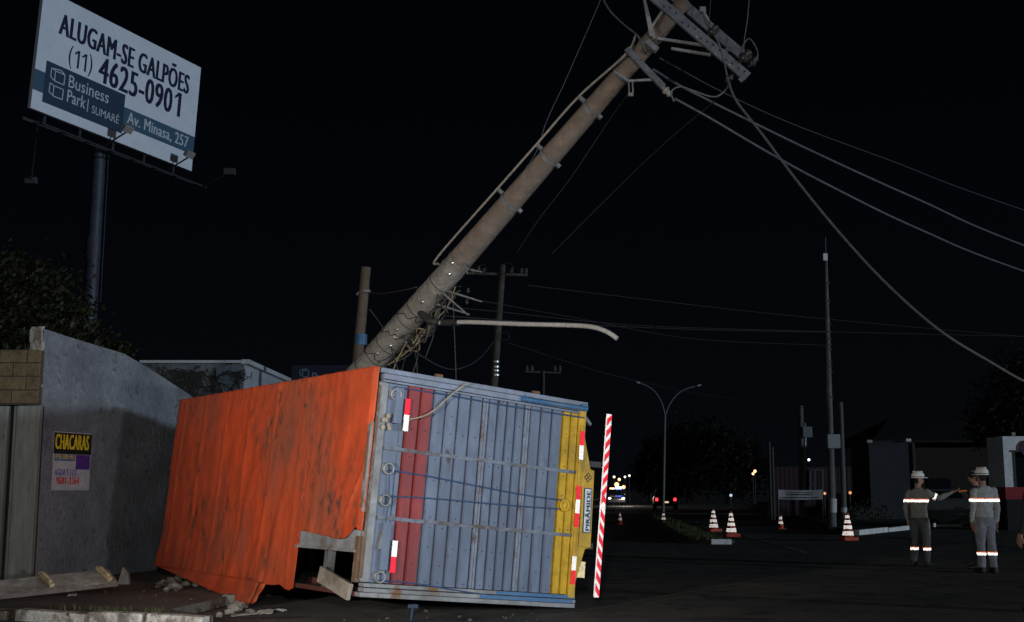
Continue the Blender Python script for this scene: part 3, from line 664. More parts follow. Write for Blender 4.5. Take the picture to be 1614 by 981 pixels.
# wraps round the upper edge and round the front
for fn, N1, N2 in ((lambda u, v: (-.05 + .32 * v, .11 + (aL - .11) * u, TW + .012 + .006 * noise.noise(V((u * 30, v * 4, 2)))), 80, 5), (lambda u, v: (-.02 + 1.2 * v, aL + .02 + .02 * noise.noise(V((u * 9, v * 5, 5))), .1 + (TW - .06) * u), 30, 8)):
    vs = [fn(i / N1, j / N2) for i in range(N1 + 1) for j in range(N2 + 1)]
    b.add(vs, [(i * (N2 + 1) + j, (i + 1) * (N2 + 1) + j, (i + 1) * (N2 + 1) + j + 1, i * (N2 + 1) + j + 1) for i in range(N1) for j in range(N2)], True)
# loose skirt flaring out on to the pavement
far, tip, top = tp(249, 893, -.16), TI @ gnd(391, 957, .015), tp(404, 914, -.16)
NF = 36; vs = []
for i in range(NF + 1):
    u = i / NF
    up_ = far.lerp(top, u); dn = far.lerp(tip, u ** 1.05)
    e_ = prof(edge, up_.y); up_ = V((-.055 - bulge(up_.y, e_) - .05 * (max(0, .5 - e_) / .5), up_.y, e_))
    for j in range(9):
        p_ = up_.lerp(dn, j / 8); p_.x += .02 * noise.noise(V((u * 7, j * .4, 2))) * math.sin(math.pi * j / 8); vs.append(p_)
b.add(vs, [(i * 9 + j, (i + 1) * 9 + j, (i + 1) * 9 + j + 1, i * 9 + j + 1) for i in range(NF) for j in range(8)], True)
tp_ = [vs[NF * 9 + j] for j in range(9)]; back = [V((p.x + .02, p.y - .16 - .02 * math.sin(k), p.z + .01 * k)) for k, p in enumerate(tp_)]
b.add(tp_ + back, [(j, j + 1, 9 + j + 1, 9 + j) for j in range(8)], True)
tarp = tb('tarpaulin', tarpm, b)
md = tarp.modifiers.new('thick', 'SOLIDIFY'); md.thickness = .006; md.offset = 0
# chassis, axle, wheels, cab (mostly hidden)
b = MB()
for z in (.83, 1.67): b.bar((TH + .22, .35, z), (TH + .22, 8.3, z), .08, .22, up=(1, 0, 0))
for y in (.5, 2.2, 4.2, 6.2): b.bar((TH + .22, y, .83), (TH + .22, y, 1.67), .08, .18, up=(1, 0, 0))
for y in (.5, 1.6, 2.7, 3.8, 4.9, 6.0): b.bar((TH + .06, y, .05), (TH + .06, y, 2.45), .1, .1)
tb('chassis', blk, b)
def wheel(y, z, wd=.26):
    b = MB(); rr = .48; pr = [(.26, -wd / 2), (rr - .04, -wd / 2), (rr, -wd / 2 + .05), (rr, wd / 2 - .05), (rr - .04, wd / 2), (.26, wd / 2)]
    N = 28; vs = []
    for k in range(N):
        t = 2 * math.pi * k / N
        for r0, dz in pr: vs.append((TH + .45 + r0 * math.cos(t), y + r0 * math.sin(t), z + dz))
    m_ = len(pr); b.add(vs, [(k * m_ + i, k * m_ + (i + 1) % m_, ((k + 1) % N) * m_ + (i + 1) % m_, ((k + 1) % N) * m_ + i) for k in range(N) for i in range(m_)], True)
    wh = tb('wheel', rubber, b)
    b = MB(); b.tube([(TH + .45, y, z - wd * .3), (TH + .45, y, z + wd * .3)], .265, 20); b.tube([(TH + .45, y, z - wd * .48), (TH + .45, y, z + wd * .48)], .09, 12); tb('rim', galvb, b, wh)
for y in (2.1, 7.4):
    for z in ((.2, .5, 2.0, 2.3) if y < 3 else (.25, 2.25)): wheel(y, z)
    b = MB(); b.tube([(TH + .45, y, .2), (TH + .45, y, 2.3)], .075, 10); b.ball((TH + .45, y, 1.25), .2) if y < 3 else None; tb('axle', blk, b)
b = MB(); cp = [(.75, 6.62), (.72, 7.6), (1.15, 8.15), (1.9, 8.3), (TH + .15, 8.3), (TH + .15, 6.62)]
b.prism([(x, y, .16) for x, y in cp], (0, 0, 2.0)); cab = tb('cab', mat('cab_white', (.5, .5, .52), .4), b, bevel=.05)
b = MB(); b.prism([(.80, 7.66, .3), (1.17, 8.17, .3), (1.8, 8.31, .3), (1.8, 8.33, .3), (1.15, 8.2, .3), (.76, 7.68, .3)], (0, 0, 1.72)); b.box((1.05, 6.95, 2.161), (1.7, 7.75, 2.17)); tb('window', mat('dark_glass', (.01, .012, .015), .08), b, cab)

# ------------------------------------------------------------------ people
def person(label, group, loc, rotz, arms, legs=((-.10, .02), (.10, -.03)), shirt=cloth, trousers=trous, tuck=.98, bands=True, helmet=True, cap=False, H=1.78, look=0.0, lean=0.0, armband=False):
    s = H / 1.78
    root = thing('person', label, 'person', loc, rotz, group)
    b = MB()
    b.loft([((0, 0, .82), .13, .105), ((0, -.01, .90), .165, .125), ((0, 0, .98), .165, .12), ((0, .005, 1.10), .158, .115), ((0, .01, 1.24), .178, .125), ((0, 0, 1.36), .195, .122), ((0, -.01, 1.44), .165, .095), ((0, -.01, 1.49), .085, .07)], seg=20)
    b.loft([((0, -.005, 1.44), .065, .065), ((0, .005, 1.52), .056, .058), ((0, .015, 1.58), .055, .06)], seg=12)
    hc = V((0, .02, 1.66)); Rh = Matrix.Rotation(look, 4, 'Z')
    def hb(c, r): b.ball(hc + Rh @ V(c), r, 14, 10)
    hb((0, 0, .02), (.076, .094, .108)); hb((0, .025, -.05), (.058, .065, .065)); hb((0, .098, -.015), (.013, .02, .022)); hb((0, .085, -.06), (.026, .016, .012))
    for sx_ in (-1, 1): hb((sx_ * .078, -.005, -.01), (.012, .02, .032)); hb((sx_ * .032, .085, .018), (.014, .008, .008))
    for sx_, (hx, hy), (el, wr, hd) in zip((-1, 1), legs, arms):
        hip = V((sx_ * .088, 0, .90)); ft = V((hx, hy, .0)); kn = hip.lerp(ft, .47) + V((0, .03, 0)); an = V((hx, hy - .01, .09))
        b.loft([(hip + V((0, 0, .03)), .095, .105), (hip.lerp(kn, .35), .098, .10), (hip.lerp(kn, .75), .08, .085), (kn, .072, .08), (kn.lerp(an, .35), .073, .08), (kn.lerp(an, .75), .070, .075), (an + V((0, 0, .0)), .066, .072)], seg=14)
        b.loft([(V((hx, hy - .075, .055)), .04, .05), (V((hx, hy + .0, .06)), .05, .06), (V((hx + sx_ * .015, hy + .10, .045)), .052, .045), (V((hx + sx_ * .02, hy + .18, .035)), .042, .032), (V((hx + sx_ * .02, hy + .205, .03)), .02, .02)], seg=12)
        sh = V((sx_ * .175, -.01, 1.405)); el, wr, hd = V(el), V(wr), V(hd)
        b.ball(sh, (.075, .075, .072), 12, 8)
        up = (0, 1, 0) if abs((el - sh).normalized().y) < .8 else (0, 0, 1)
        b.loft([(sh, .068, .068), (sh.lerp(el, .5), .063, .063), (el, .056, .056), (el.lerp(wr, .5), .052, .05), (wr, .042, .042)], right=up, seg=12)
        hdv = (hd - wr).normalized(); side = hdv.cross(V((0, 1, 0)) if abs(hdv.y) < .8 else V((0, 0, 1))).normalized(); nm = side.cross(hdv)
        palm = wr + hdv * .06
        b.loft([(wr - hdv * .02, .03, .025), (wr + hdv * .03, .026, .038), (wr + hdv * .075, .020, .044), (wr + hdv * .105, .014, .040)], right=side, seg=10)
        for k, ln in enumerate((.070, .080, .075, .058)):
            off = nm * ((k - 1.5) * .021); p0 = wr + hdv * .095 + off; p1 = p0 + hdv * ln * .5 + side * .006; p2 = p1 + hdv * ln * .42 + side * .02; p3 = p2 + hdv * ln * .2 + side * .02
            b.tube([p0, p1, p2, p3], [.010, .0095, .0085, .0065], 8)
        t0 = wr + hdv * .04 - nm * .035; b.tube([t0, t0 + hdv * .035 - nm * .025, t0 + hdv * .07 - nm * .028], [.012, .011, .008], 8)
    me = bpy.data.meshes.new('body'); me.from_pydata([tuple(p) for p in b.v], [], b.f)
    to = bpy.data.objects.new('tmp', me); COL.objects.link(to)
    m1 = to.modifiers.new('r', 'REMESH'); m1.mode = 'VOXEL'; m1.voxel_size = .0085; m2 = to.modifiers.new('s', 'SMOOTH'); m2.iterations = 3; m2.factor = .5
    dg = bpy.context.evaluated_depsgraph_get(); body = bpy.data.meshes.new_from_object(to.evaluated_get(dg)); bpy.data.objects.remove(to)
    wrs = [V(a[1]) for a in arms]; els = [V(a[0]) for a in arms]
    def zone(c):
        if c.z > 1.505 + .02 * c.y: return 0
        for wv, ev in zip(wrs, els):
            ax = (wv - ev).normalized()
            q = c - wv; h_ = q.dot(ax)
            if 0 < h_ < .25 and (q - ax * h_).length < .075 + h_ * .15 and (abs(c.x) > .19 or c.z > 1.2): return 0
        if c.z < .105: return 3
        if c.z < tuck and abs(c.x) < .185 or c.z < .6: 
            for wv, ev in zip(wrs, els):
                ab = wv - ev; t = max(0, min(1, (c - ev).dot(ab) / ab.length_squared))
                if (c - (ev + ab * t)).length < .064 and abs(c.x) > .15: return 1
            return 2
        return 1
    # cloth folds
    nrm0 = [v.normal.copy() for v in body.vertices]
    for v, vn in zip(body.vertices, nrm0):
        z_ = zone(v.co)
        if z_ in (1, 2): v.co += vn * (.010 * noise.noise(v.co * 11) + .022 * noise.noise(V((v.co.x * 7, v.co.y * 7, v.co.z * 3.2))))
    for m in (skin, shirt, trousers, boot): body.materials.append(m)
    for p in body.polygons: p.material_index = zone(p.center); p.use_smooth = True
    for v in body.vertices: v.co *= s
    body.name = 'body'; o = bpy.data.objects.new('body', body); COL.objects.link(o); o.parent = root; TM[o.name] = tmx(root)
    def slab(name, z0, z1, m, off, pred=None, ax=None):
        bm = bmesh.new(); bm.from_mesh(body); bm.normal_update()
        nrm_ = V((0, 0, 1)) if ax is None else ax
        for co, cl in ((z0, 'in'), (z1, 'out')):
            pc = V((0, 0, co)) * s if ax is None else co
            bmesh.ops.bisect_plane(bm, geom=bm.verts[:] + bm.edges[:] + bm.faces[:], plane_co=pc, plane_no=nrm_, clear_inner=cl == 'in', clear_outer=cl == 'out')
        if pred: bmesh.ops.delete(bm, geom=[f for f in bm.faces if not pred(f.calc_center_median())], context='FACES')
        bm.normal_update()
        for v in bm.verts: v.co += v.normal * off
        mm = bpy.data.meshes.new(name); bm.to_mesh(mm); bm.free(); mm.materials.clear(); mm.materials.append(m)
        for p in mm.polygons: p.material_index = 0
        ob = bpy.data.objects.new(name, mm); COL.objects.link(ob); ob.parent = root; TM[ob.name] = tmx(root); return ob
    if bands:
        for z0, z1 in ((1.225, 1.275), (.31, .355)):
            pr = (lambda c: abs(c.x) < .3)
            k = slab('reflective_band', z0, z1, retW, .008, pr); 
            e = slab('orange_edge', z1, z1 + .018, retO, .008, pr)
    if armband:
        sh_ = V((.175, -.01, 1.405)); ax_ = (els[1] - sh_).normalized(); c_ = sh_.lerp(els[1], .62)
        slab('reflective_band', (c_ - ax_ * .022) * s, (c_ + ax_ * .022) * s, retW, .008, lambda c: (c / s - c_).length < .12, ax=ax_)
    if helmet:
        h = MB(); hm = Matrix.Translation(hc + V((0, 0, .035))) @ Rh
        rings = [(0, .118, 0), (.05, .117, 0), (.09, .10, 0), (.118, .07, 0), (.132, .03, 0)]
        N = 20; vs = []
        for z, r, _ in rings:
            for k in range(N): a = 2 * math.pi * k / N; vs.append(hm @ V((r * .88 * math.cos(a), r * 1.08 * math.sin(a), z)))
        vs.append(hm @ V((0, 0, .136)))
        fs = [(i * N + k, i * N + (k + 1) % N, (i + 1) * N + (k + 1) % N, (i + 1) * N + k) for i in range(len(rings) - 1) for k in range(N)] + [((len(rings) - 1) * N + k, (len(rings) - 1) * N + (k + 1) % N, len(vs) - 1) for k in range(N)]
        vs = [p * s for p in vs]; h.add(vs, fs, True)
        h.bar((hm @ V((0, -.09, .12))) * s, (hm @ V((0, .09, .12))) * s, .022, .02)
        br = [hm @ V((.114 * math.cos(a) * (1 + .04), .135 * math.sin(a) + (.055 if math.sin(a) > .2 else 0) * math.sin(a), -.004)) for a in [2 * math.pi * k / N for k in range(N)]]
        h.prism([p * s for p in br], (0, 0, .008)); hl = h.build('helmet', helmm, root, local=True)
        h = MB(); h.tube([(hm @ V((.1085 * math.cos(2 * math.pi * k / N), .1325 * math.sin(2 * math.pi * k / N), .018))) * s for k in range(N + 1)], .008, 6, False); h.build('helmet_trim', blk, hl, local=True)
        slab('hair', 1.585, 1.70, hair, .004, lambda c: (Rh.inverted() @ (c / s - hc)).y < -.012 and (c / s - hc).length < .14)
    if cap:
        h = MB(); hm = Matrix.Translation(hc + V((0, 0, .05))) @ Rh
        h.ball(hm @ V((0, -.005, .0)), (.090, .108, .085), 16, 8); h.prism([hm @ V(p) for p in ((-.07, .07, -.005), (.07, .07, -.005), (.06, .16, -.02), (0, .185, -.025), (-.06, .16, -.02))], (0, 0, .012))
        h.build('cap', darkcloth, root, local=True)
        slab('hair', 1.585, 1.68, hair, .003, lambda c: (Rh.inverted() @ (c / s - hc)).y < -.02 and (c / s - hc).length < .14)
    return root
down = lambda sx_: ((sx_ * .225, -.03, 1.13), (sx_ * .225, .03, .88), (sx_ * .215, .05, .75))
gA = gnd(1453, 893); gB = gnd(1557, 904)
wa = person('worker in white helmet pointing with one arm outstretched', 'utility workers in reflective workwear', gA, R(-40),
            (((-.255, -.05, 1.13), (-.265, .06, .90), (-.25, .10, .78)), ((.37, .12, 1.30), (.55, .30, 1.42), (.63, .38, 1.45))), legs=((-.17, .05), (.15, -.06)), shirt=mat('olive_work_cloth', (.19, .19, .175), .9, col2=(.13, .13, .12), scale=5, bump=.9, bscale=14), trousers=mat('dark_trousers', (.055, .06, .066), .9, bump=.9, bscale=14), H=1.76, look=R(-58), tuck=.93, armband=True)  # olive-grey shirt and dark trousers, plain cloth colours
hd = MB(); 
q = TM[wa.name] @ V((.66, .42, 1.43)); hd.tube([q - V((.03, .0, .015)), q + V((.12, 0, .0))], .018, 8)
tag(hd.build('torch', retro('amber_reflector', (.16, .05, .015), .35), loc=q), 'small amber torch in the pointing worker\'s hand', 'torch')
person('worker in white helmet seen from behind with arms hanging down', 'utility workers in reflective workwear', gB, R(6),
       (down(-1), down(1)), legs=((-.10, .0), (.105, -.04)), shirt=mat('pale_grey_cloth', (.33, .34, .345), .9, col2=(.25, .26, .26), scale=5, bump=.9, bscale=14), trousers=mat('grey_trousers', (.20, .21, .24), .9, col2=(.145, .155, .18), scale=5, bump=.9, bscale=14), H=1.80, look=R(25), tuck=.96)
g3 = at(1540, 800, 22.6); g3.z = 0
person('person in dark clothes and a cap standing behind the worker with his back turned', None, g3, R(70), (down(-1), down(1)), shirt=darkcloth, trousers=darkcloth, bands=False, helmet=False, cap=True, H=1.80)
g4 = at(1638, 800, 14.7); g4.z = 0
person('person in dark clothes cut off at the right edge of the photo', None, g4, R(25), (((-.25, -.02, 1.14), (-.27, .06, .93), (-.27, .09, .83)), down(1)), shirt=mat('black_uniform', (.022, .022, .024), .9, col2=(.035, .033, .03), scale=8, bump=.9, bscale=14), trousers=darkcloth, bands=False, helmet=False, cap=True, H=1.78)

# ------------------------------------------------------------------ leaning pole and what hangs from it
pB, pT = at(573, 586, 20.0), at(1080, 2, 15.0)
pax = (pT - pB).normalized(); plen = (pT - pB).length
foot = pB - pax * (pB.z / pax.z + .25)
lp = thing('leaning_pole', 'snapped concrete utility pole leaning across the sky over the truck', 'utility pole', foot)
def pr_(t): return .232 - (.232 - .107) * t          # radius at parameter 0..1 between pB and pT
def PA(px, py):                                       # nearest point on the axis to a pixel
    best = min(((t / 400, (lambda p: ((p.x * FPX / (p.y * CT + (p.z - CAMH) * ST) + 807 - px) ** 2 + (490.5 - FPX * (-p.y * ST + (p.z - CAMH) * CT) / (p.y * CT + (p.z - CAMH) * ST) - py) ** 2))(pB.lerp(pT, t / 400))) for t in range(-60, 420)), key=lambda q: q[1])
    return best[0], pB.lerp(pT, best[0])
b = MB(); ts = [-.0 - (pB - foot).length / plen] + [i / 24 for i in range(25)]
b.tube([pB + pax * plen * t for t in ts], [pr_(t) for t in ts], 28); b.build('shaft', concpole, lp)
# dirt-proof details: bands, conduit brackets
tocam = (CAM - pB.lerp(pT, .5)); tocam = (tocam - pax * tocam.dot(pax)).normalized(); leftv = pax.cross(tocam).normalized()
if leftv.x > 0: leftv = -leftv
def band(px, py, m, wd, name='pole_band', dr=.012):
    t, c = PA(px, py); b = MB(); r = pr_(t) + dr; b.tube([c - pax * wd / 2, c + pax * wd / 2], r, 28, False); b.tube([c + pax * wd / 2, c - pax * wd / 2], r - .006, 28, False); return b.build(name, m, lp)
cpts = []
for px, py in ((930, 168), (863, 244), (801, 313)):
    t, c = PA(px, py); o = band(px, py, galvb, .06)
    b = MB(); r = pr_(t); b.bar(c + leftv * r, c + leftv * (r + .10), .05, .05); b.bar(c - leftv * (r - .01) + tocam * .05, c - leftv * (r + .05) + tocam * .05, .06, .05); b.build('standoff_bracket', galvb, o)
    cpts.append(c + leftv * (r + .11))
cpts.sort(key=lambda p: p.z)
t1, c1 = PA(700, 425); t2, c2 = PA(1020, 70)
path = [c1 + leftv * (pr_(t1) + .02), at(690, 405, (c1.y + .0))] + cpts + [at(985, 87, c2.y - .05), c2 + leftv * (pr_(t2) + .08)]
b = MB(); b.tube(catmull(path, 8), .018, 8); b.build('riser_cable', mat('pale_riser', (.26, .24, .215), .7), lp)
for px, py in ((718, 405), (708, 418), (668, 462), (630, 507), (622, 515), (615, 528), (600, 543), (584, 562)):
    so = band(px, py, shiny, .034, 'steel_strap', .010); t, c = PA(px, py); b = MB(); b.ball(c + tocam * pr_(t) + leftv * random.uniform(-.07, .07), .03, 12, 8); b.build('glint_ball', mat('bright_glint_ball', (.85, .84, .82), .33, 1.0), so)  # bright metal balls added on the straps to make glints
for px, py in ((690, 440), (655, 482), (640, 500), (607, 538), (590, 556), (575, 575)): band(px, py, wirem, .016, 'cable_tie', .008)
b = MB(); ta_, _ = PA(716, 404); ts = [-.06 + (ta_ + .06) * i / 30 for i in range(31)]
b.tube([pB + pax * plen * t for t in ts], [pr_(t) + .003 + .003 * math.sin(i * 2.3) for i, t in enumerate(ts)], 28, False)
b.build('wrapped_sheath', mat('grey_wrapping', (.23, .215, .195), .42, col2=(.13, .12, .11), scale=2.2, bump=1.0, bscale=9, col3=(.08, .075, .07), scale3=5, lo3=.6, hi3=.68), lp)
# crossarm at the head
def bar2(name, a, c, wd, ht, m, parent=lp, up=(0, -1, 0)): b = MB(); b.bar(a, c, wd, ht, up); return b.build(name, m, parent)
hy = pB.lerp(pT, .97).y
steelarm = mat('grey_crossarm', (.125, .135, .155), .7, .1, col2=(.075, .08, .09), scale=6, col3=(.05, .05, .05), scale3=14, lo3=.64, hi3=.67, bump=.4)
A0, A1 = at(1022, -12, hy - .22), at(1178, 122, hy - .22)
arm = bar2('crossarm', A0, A1, .13, .05, steelarm)
A2, A3 = at(1040, -24, hy + .16), at(1180, 96, hy + .16)
bar2('crossarm', A2, A3, .13, .05, steelarm)
for k in range(16):
    q = A0.lerp(A1, (k + .5) / 16); b = MB(); b.ball(q + V((.0, -.026, random.choice((-.03, .0, .03)))), (.016, .006, .016), 8, 4); b.build('bolt_hole', blk, arm)
for (a, c) in (((1012, -15), (1031, 62)), ((1047, 14), (1026, 45)), ((1036, 61), (1110, 72)), ((1058, 77), (1120, 87)), ((1012, -20), (1026, 58))):
    bar2('brace', at(*a, hy - .12), at(*c, hy - .1), .035, .03, galv)
bar2('crossarm_clamp', at(1019, 66, hy - .12), at(1036, 80, hy - .12), .07, .08, galvb)
bar2('end_plate', at(1166, 128, hy - .25), at(1180, 114, hy - .25), .06, .02, steelarm)
bar2('cross_tie', at(1140, 84, hy - .18), at(1150, 76, hy + .1), .05, .05, galvb)
for px, py in ((1098, 58), (1128, 84), (1150, 102)): bar2('through_bolt', at(px, py, hy - .30), at(px + 2, py - 4, hy + .2), .022, .022, galv)
sa = bar2('secondary_arm', at(988, 78, hy - .1), at(1046, 138, hy - .25), .075, .06, steelarm)
band(1007, 92, galvb, .05); band(1020, 70, galvb, .05); band(980, 118, galvb, .03)
bar2('side_bracket', at(990, 128, hy + .1), at(1029, 126, hy + .1), .03, .03, galv)
bar2('side_bracket', at(968, 113, hy - .15), at(990, 128, hy - .15), .03, .03, galvb)
def insul(px, py, Y, d=(0, 0, 1), s_=1.0, m=porc, parent=lp):
    p = at(px, py, Y); d = V(d).normalized(); b = MB()
    b.tube([p, p + d * .04 * s_, p + d * .05 * s_, p + d * .09 * s_, p + d * .10 * s_, p + d * .15 * s_, p + d * .17 * s_], [.03 * s_, .035 * s_, .065 * s_, .055 * s_, .035 * s_, .05 * s_, .02 * s_], 12)
    return b.build('insulator', m, parent)
insul(1117, 56, hy - .2, pax); insul(1166, 98, hy - .2, pax, 1.2); insul(1156, 118, hy - .2, -pax, .8); insul(1045, 138, hy - .25, (.6, -.1, -.7), .9, mat('grey_insulator', (.25, .23, .22), .4)); insul(1180, 105, hy + .1, pax, 1.0); insul(1070, 12, hy, pax, .6)
b = MB(); q = at(1110, 20, hy - .2); b.tube([q + V((-.03, 0, .06)), q, q + V((.06, 0, -.12))], .018, 8); b.box(q - V((.06, .03, -.0)), q + V((.02, .03, .07))); b.build('fuse_clip', galv, lp)
b = MB()
for dx in (0, 6): b.tube([at(991 + dx, 130, hy), at(992 + dx, 148, hy)], .012, 6)
b.box(at(990, 152, hy) - V((0, .02, .0)), at(998, 147, hy) + V((0, .02, 0))); b.build('hanging_clip', galv, lp)
def wire(name, label, pts, r, m=wirem, group='wires strung from the poles', n=8, cat='cable'):
    q = catmull([at(*p) for p in pts], n); b = MB(); b.tube(q, r, 6); return tag(b.build(name, m, loc=q[0]), label, cat, group)
# jumpers on the head
wire('jumper_wire', 'pale looping jumper wire under the crossarm end', [(1062, 160, hy - .3), (1058, 145, hy - .35), (1072, 137, hy - .35), (1095, 144, hy - .3), (1125, 153, hy - .3), (1143, 143, hy - .25), (1150, 130, hy - .2)], .012, wirel)
wire('jumper_wire', 'thin curled wire loop standing above the crossarm tip', [(1166, 92, hy - .2), (1168, 78, hy - .2), (1181, 61, hy - .2), (1194, 82, hy - .2), (1190, 98, hy - .2), (1180, 106, hy - .1)], .008, wirel)
wire('jumper_wire', 'bent wire rising from the crossarm middle to a clip', [(1108, 20, hy - .2), (1113, 36, hy - .22), (1126, 55, hy - .25), (1138, 82, hy - .25), (1146, 120, hy - .25)], .010, wirel)
wire('jumper_wire', 'pale wire falling from the top edge onto the pole head', [(948, -6, hy + .5), (962, 18, hy + .3), (985, 40, hy + .1), (1006, 58, hy - .1), (1018, 82, hy - .15)], .012, wirel)
# service cables
wire('power_cable', 'upper of the two thick pale cables running down to the right', [(1030, 110, hy - .2), (1075, 137, 15.6), (1180, 190, 16.4), (1300, 248, 17.4), (1450, 316, 18.7), (1640, 397, 20.5), (2100, 560, 27), (2500, 660, 34)], .017, wirel)
wire('power_cable', 'lower of the two thick pale cables running down to the right', [(1064, 156, hy - .3), (1120, 187, 15.3), (1210, 240, 16), (1300, 289, 16.8), (1450, 362, 18), (1640, 437, 20), (2100, 590, 27), (2500, 675, 34)], .017, wirel)
wire('power_cable', 'long slack cable drooping from the crossarm down to the far right', [(1146, 122, hy - .2), (1160, 158, 14.8), (1200, 210, 14.6), (1260, 290, 14.3), (1330, 375, 14), (1400, 450, 13.7), (1480, 520, 13.4), (1560, 570, 13.2), (1640, 613, 13), (1850, 700, 12.4), (2150, 790, 12), (2500, 930, 11.8)], .016, wirel)
wire('thin_cable', 'thin dark cable crossing high to the right edge', [(1040, 92, hy), (1140, 146, 17), (1250, 196, 19), (1400, 252, 22), (1640, 340, 26), (2200, 520, 36)], .007, wirel)
wire('thin_cable', 'thin straight wire running from the top edge down behind the pole', [(950, -8, 19), (925, 50, 19), (890, 130, 19), (862, 190, 19), (845, 240, 19), (822, 275, 19)], .005, wirel)
wire('thin_cable', 'faint dark wire slanting below the leaning pole', [(992, 145, 20), (960, 190, 20.5), (900, 280, 21), (850, 345, 21.5), (815, 398, 22)], .006, wirem)
wire('thin_cable', 'faint wire sagging under the crossarm to the left', [(1152, 132, hy), (1120, 165, 16), (1060, 215, 17), (980, 290, 18.5), (870, 400, 20)], .006, wirem)
wire('thin_cable', 'short wire dropping from the top edge to the crossarm tip', [(1181, -6, hy), (1178, 30, hy), (1173, 64, hy), (1172, 88, hy)], .007, wirel)
wire('thin_cable', 'short wire dropping from the top edge beside the crossarm clip', [(1121, -8, hy), (1119, 15, hy), (1117, 40, hy)], .006, wirem)
wire('thin_cable', 'rusty wire tying the short post to the leaning pole', [(577, 461, 27), (600, 463, 25), (630, 459, 22), (656, 453, 19.4)], .010, mat('rusty_wire', (.13, .085, .06), .8))
wire('thin_cable', 'dark sagging cable between the leaning pole and the pole behind', [(640, 540, 19.2), (665, 562, 24), (700, 580, 32), (725, 581, 36), (755, 566, 41), (779, 538, 45)], .016, wirel)
wire('thin_cable', 'thin vertical cable dropping onto the truck box', [(714, 468, 18.6), (716, 520, 18.6), (718, 570, 18.6), (719, 601, 18.6)], .008, wirem)
wire('thin_cable', 'dark cable crossing the bottom of the leaning pole', [(583, 488, 19), (605, 520, 19.3), (625, 575, 19.2), (631, 596, 19)], .010, wirem)
# messy bundle round the lower part
rnd = random.Random(3)
def on_pole(t, off, side, out):
    c = pB.lerp(pT, t); r = pr_(t) + off; a = side
    return c + (tocam * math.cos(a) - leftv * math.sin(a)) * r + V((0, 0, out))
for k in range(13):
    t0, t1_ = rnd.uniform(.02, .20), rnd.uniform(.22, .33); pts = []
    for i in range(7):
        u = i / 6; pts.append(on_pole(t0 + (t1_ - t0) * u, .02 + .12 * rnd.random() * math.sin(math.pi * u), rnd.uniform(.9, 1.8), rnd.uniform(-.18, .03)))
    q = catmull(pts, 5); b = MB(); b.tube(q, rnd.choice((.008, .010, .013)), 6)
    tag(b.build('loose_cable', rnd.choice((wirem, wirem, mat('grey_cable', (.10, .095, .09), .7), mat('tan_cable', (.22, .18, .11), .7))), loc=q[0]), 'loose cable tangled against the lower leaning pole', 'cable', 'tangled cables on the leaning pole')
for k in range(3):
    t0 = rnd.uniform(.02, .25); pts = []
    for i in range(13):
        a = -1.6 + 3.2 * i / 12; pts.append(on_pole(t0 + (.03 + .05 * rnd.random()) * i / 12, .012, a, 0))
    q = catmull(pts, 3); b = MB(); b.tube(q, .008, 6)
    tag(b.build('wrapped_cable', wirem, loc=q[0]), 'black cable wrapped round the lower leaning pole', 'cable', 'cables wrapped on the leaning pole')
for k in range(7):
    x0, y0 = rnd.choice(((690, 470), (668, 500), (700, 440), (648, 540), (640, 560)))
    pts = [(x0, y0, 18.7), (x0 + rnd.uniform(-10, 20), y0 + rnd.uniform(15, 30), 18.5), (x0 + rnd.uniform(-30, 12), y0 + rnd.uniform(40, 75), 18.4)]
    q = catmull([at(*p) for p in pts], 6); b = MB(); b.tube(q, .009, 6)
    tag(b.build('dangling_cable', wirem, loc=q[0]), 'dark cable end dangling below the leaning pole', 'cable', 'cable ends dangling from the leaning pole')
for (a, c) in (((716, 412), (760, 429)), ((705, 460), (760, 476)), ((712, 468), (738, 497)), ((690, 485), (740, 496)), ((722, 395), (737, 432))):
    ta, ca = PA(*a); b = MB(); b.tube([ca + tocam * .1, at(*c, ca.y - .25)], [.022, .012], 8); b.build('service_bracket', galvb, lp)
for px, py in ((755, 428), (745, 432), (738, 462), (736, 480), (720, 440)): insul(px, py, 18.3, (0, 0, 1), .45)
# lamp arm knocked sideways
ta, ca = PA(668, 490)
q = catmull([at(690, 509, 18.6), at(740, 508, 18.3), at(820, 511, 17.8), at(900, 513, 17.4), at(935, 516, 17.2), at(958, 524, 17.1), at(973, 534, 17.05)], 6)
b = MB(); b.tube(q, .035, 12); b.build('lamp_arm', mat('white_tube', (.40, .39, .385), .5, col2=(.38, .36, .35), scale=4), lp)
b = MB(); b.tube([ca + tocam * .1, at(676, 506, 18.6), at(692, 509, 18.6)], .055, 10); b.tube([at(697, 509, 18.55), at(714, 509, 18.45)], .055, 12); b.tube([at(716, 509, 18.45), at(722, 509, 18.4)], .052, 12); b.build('arm_clamp', blk, lp)

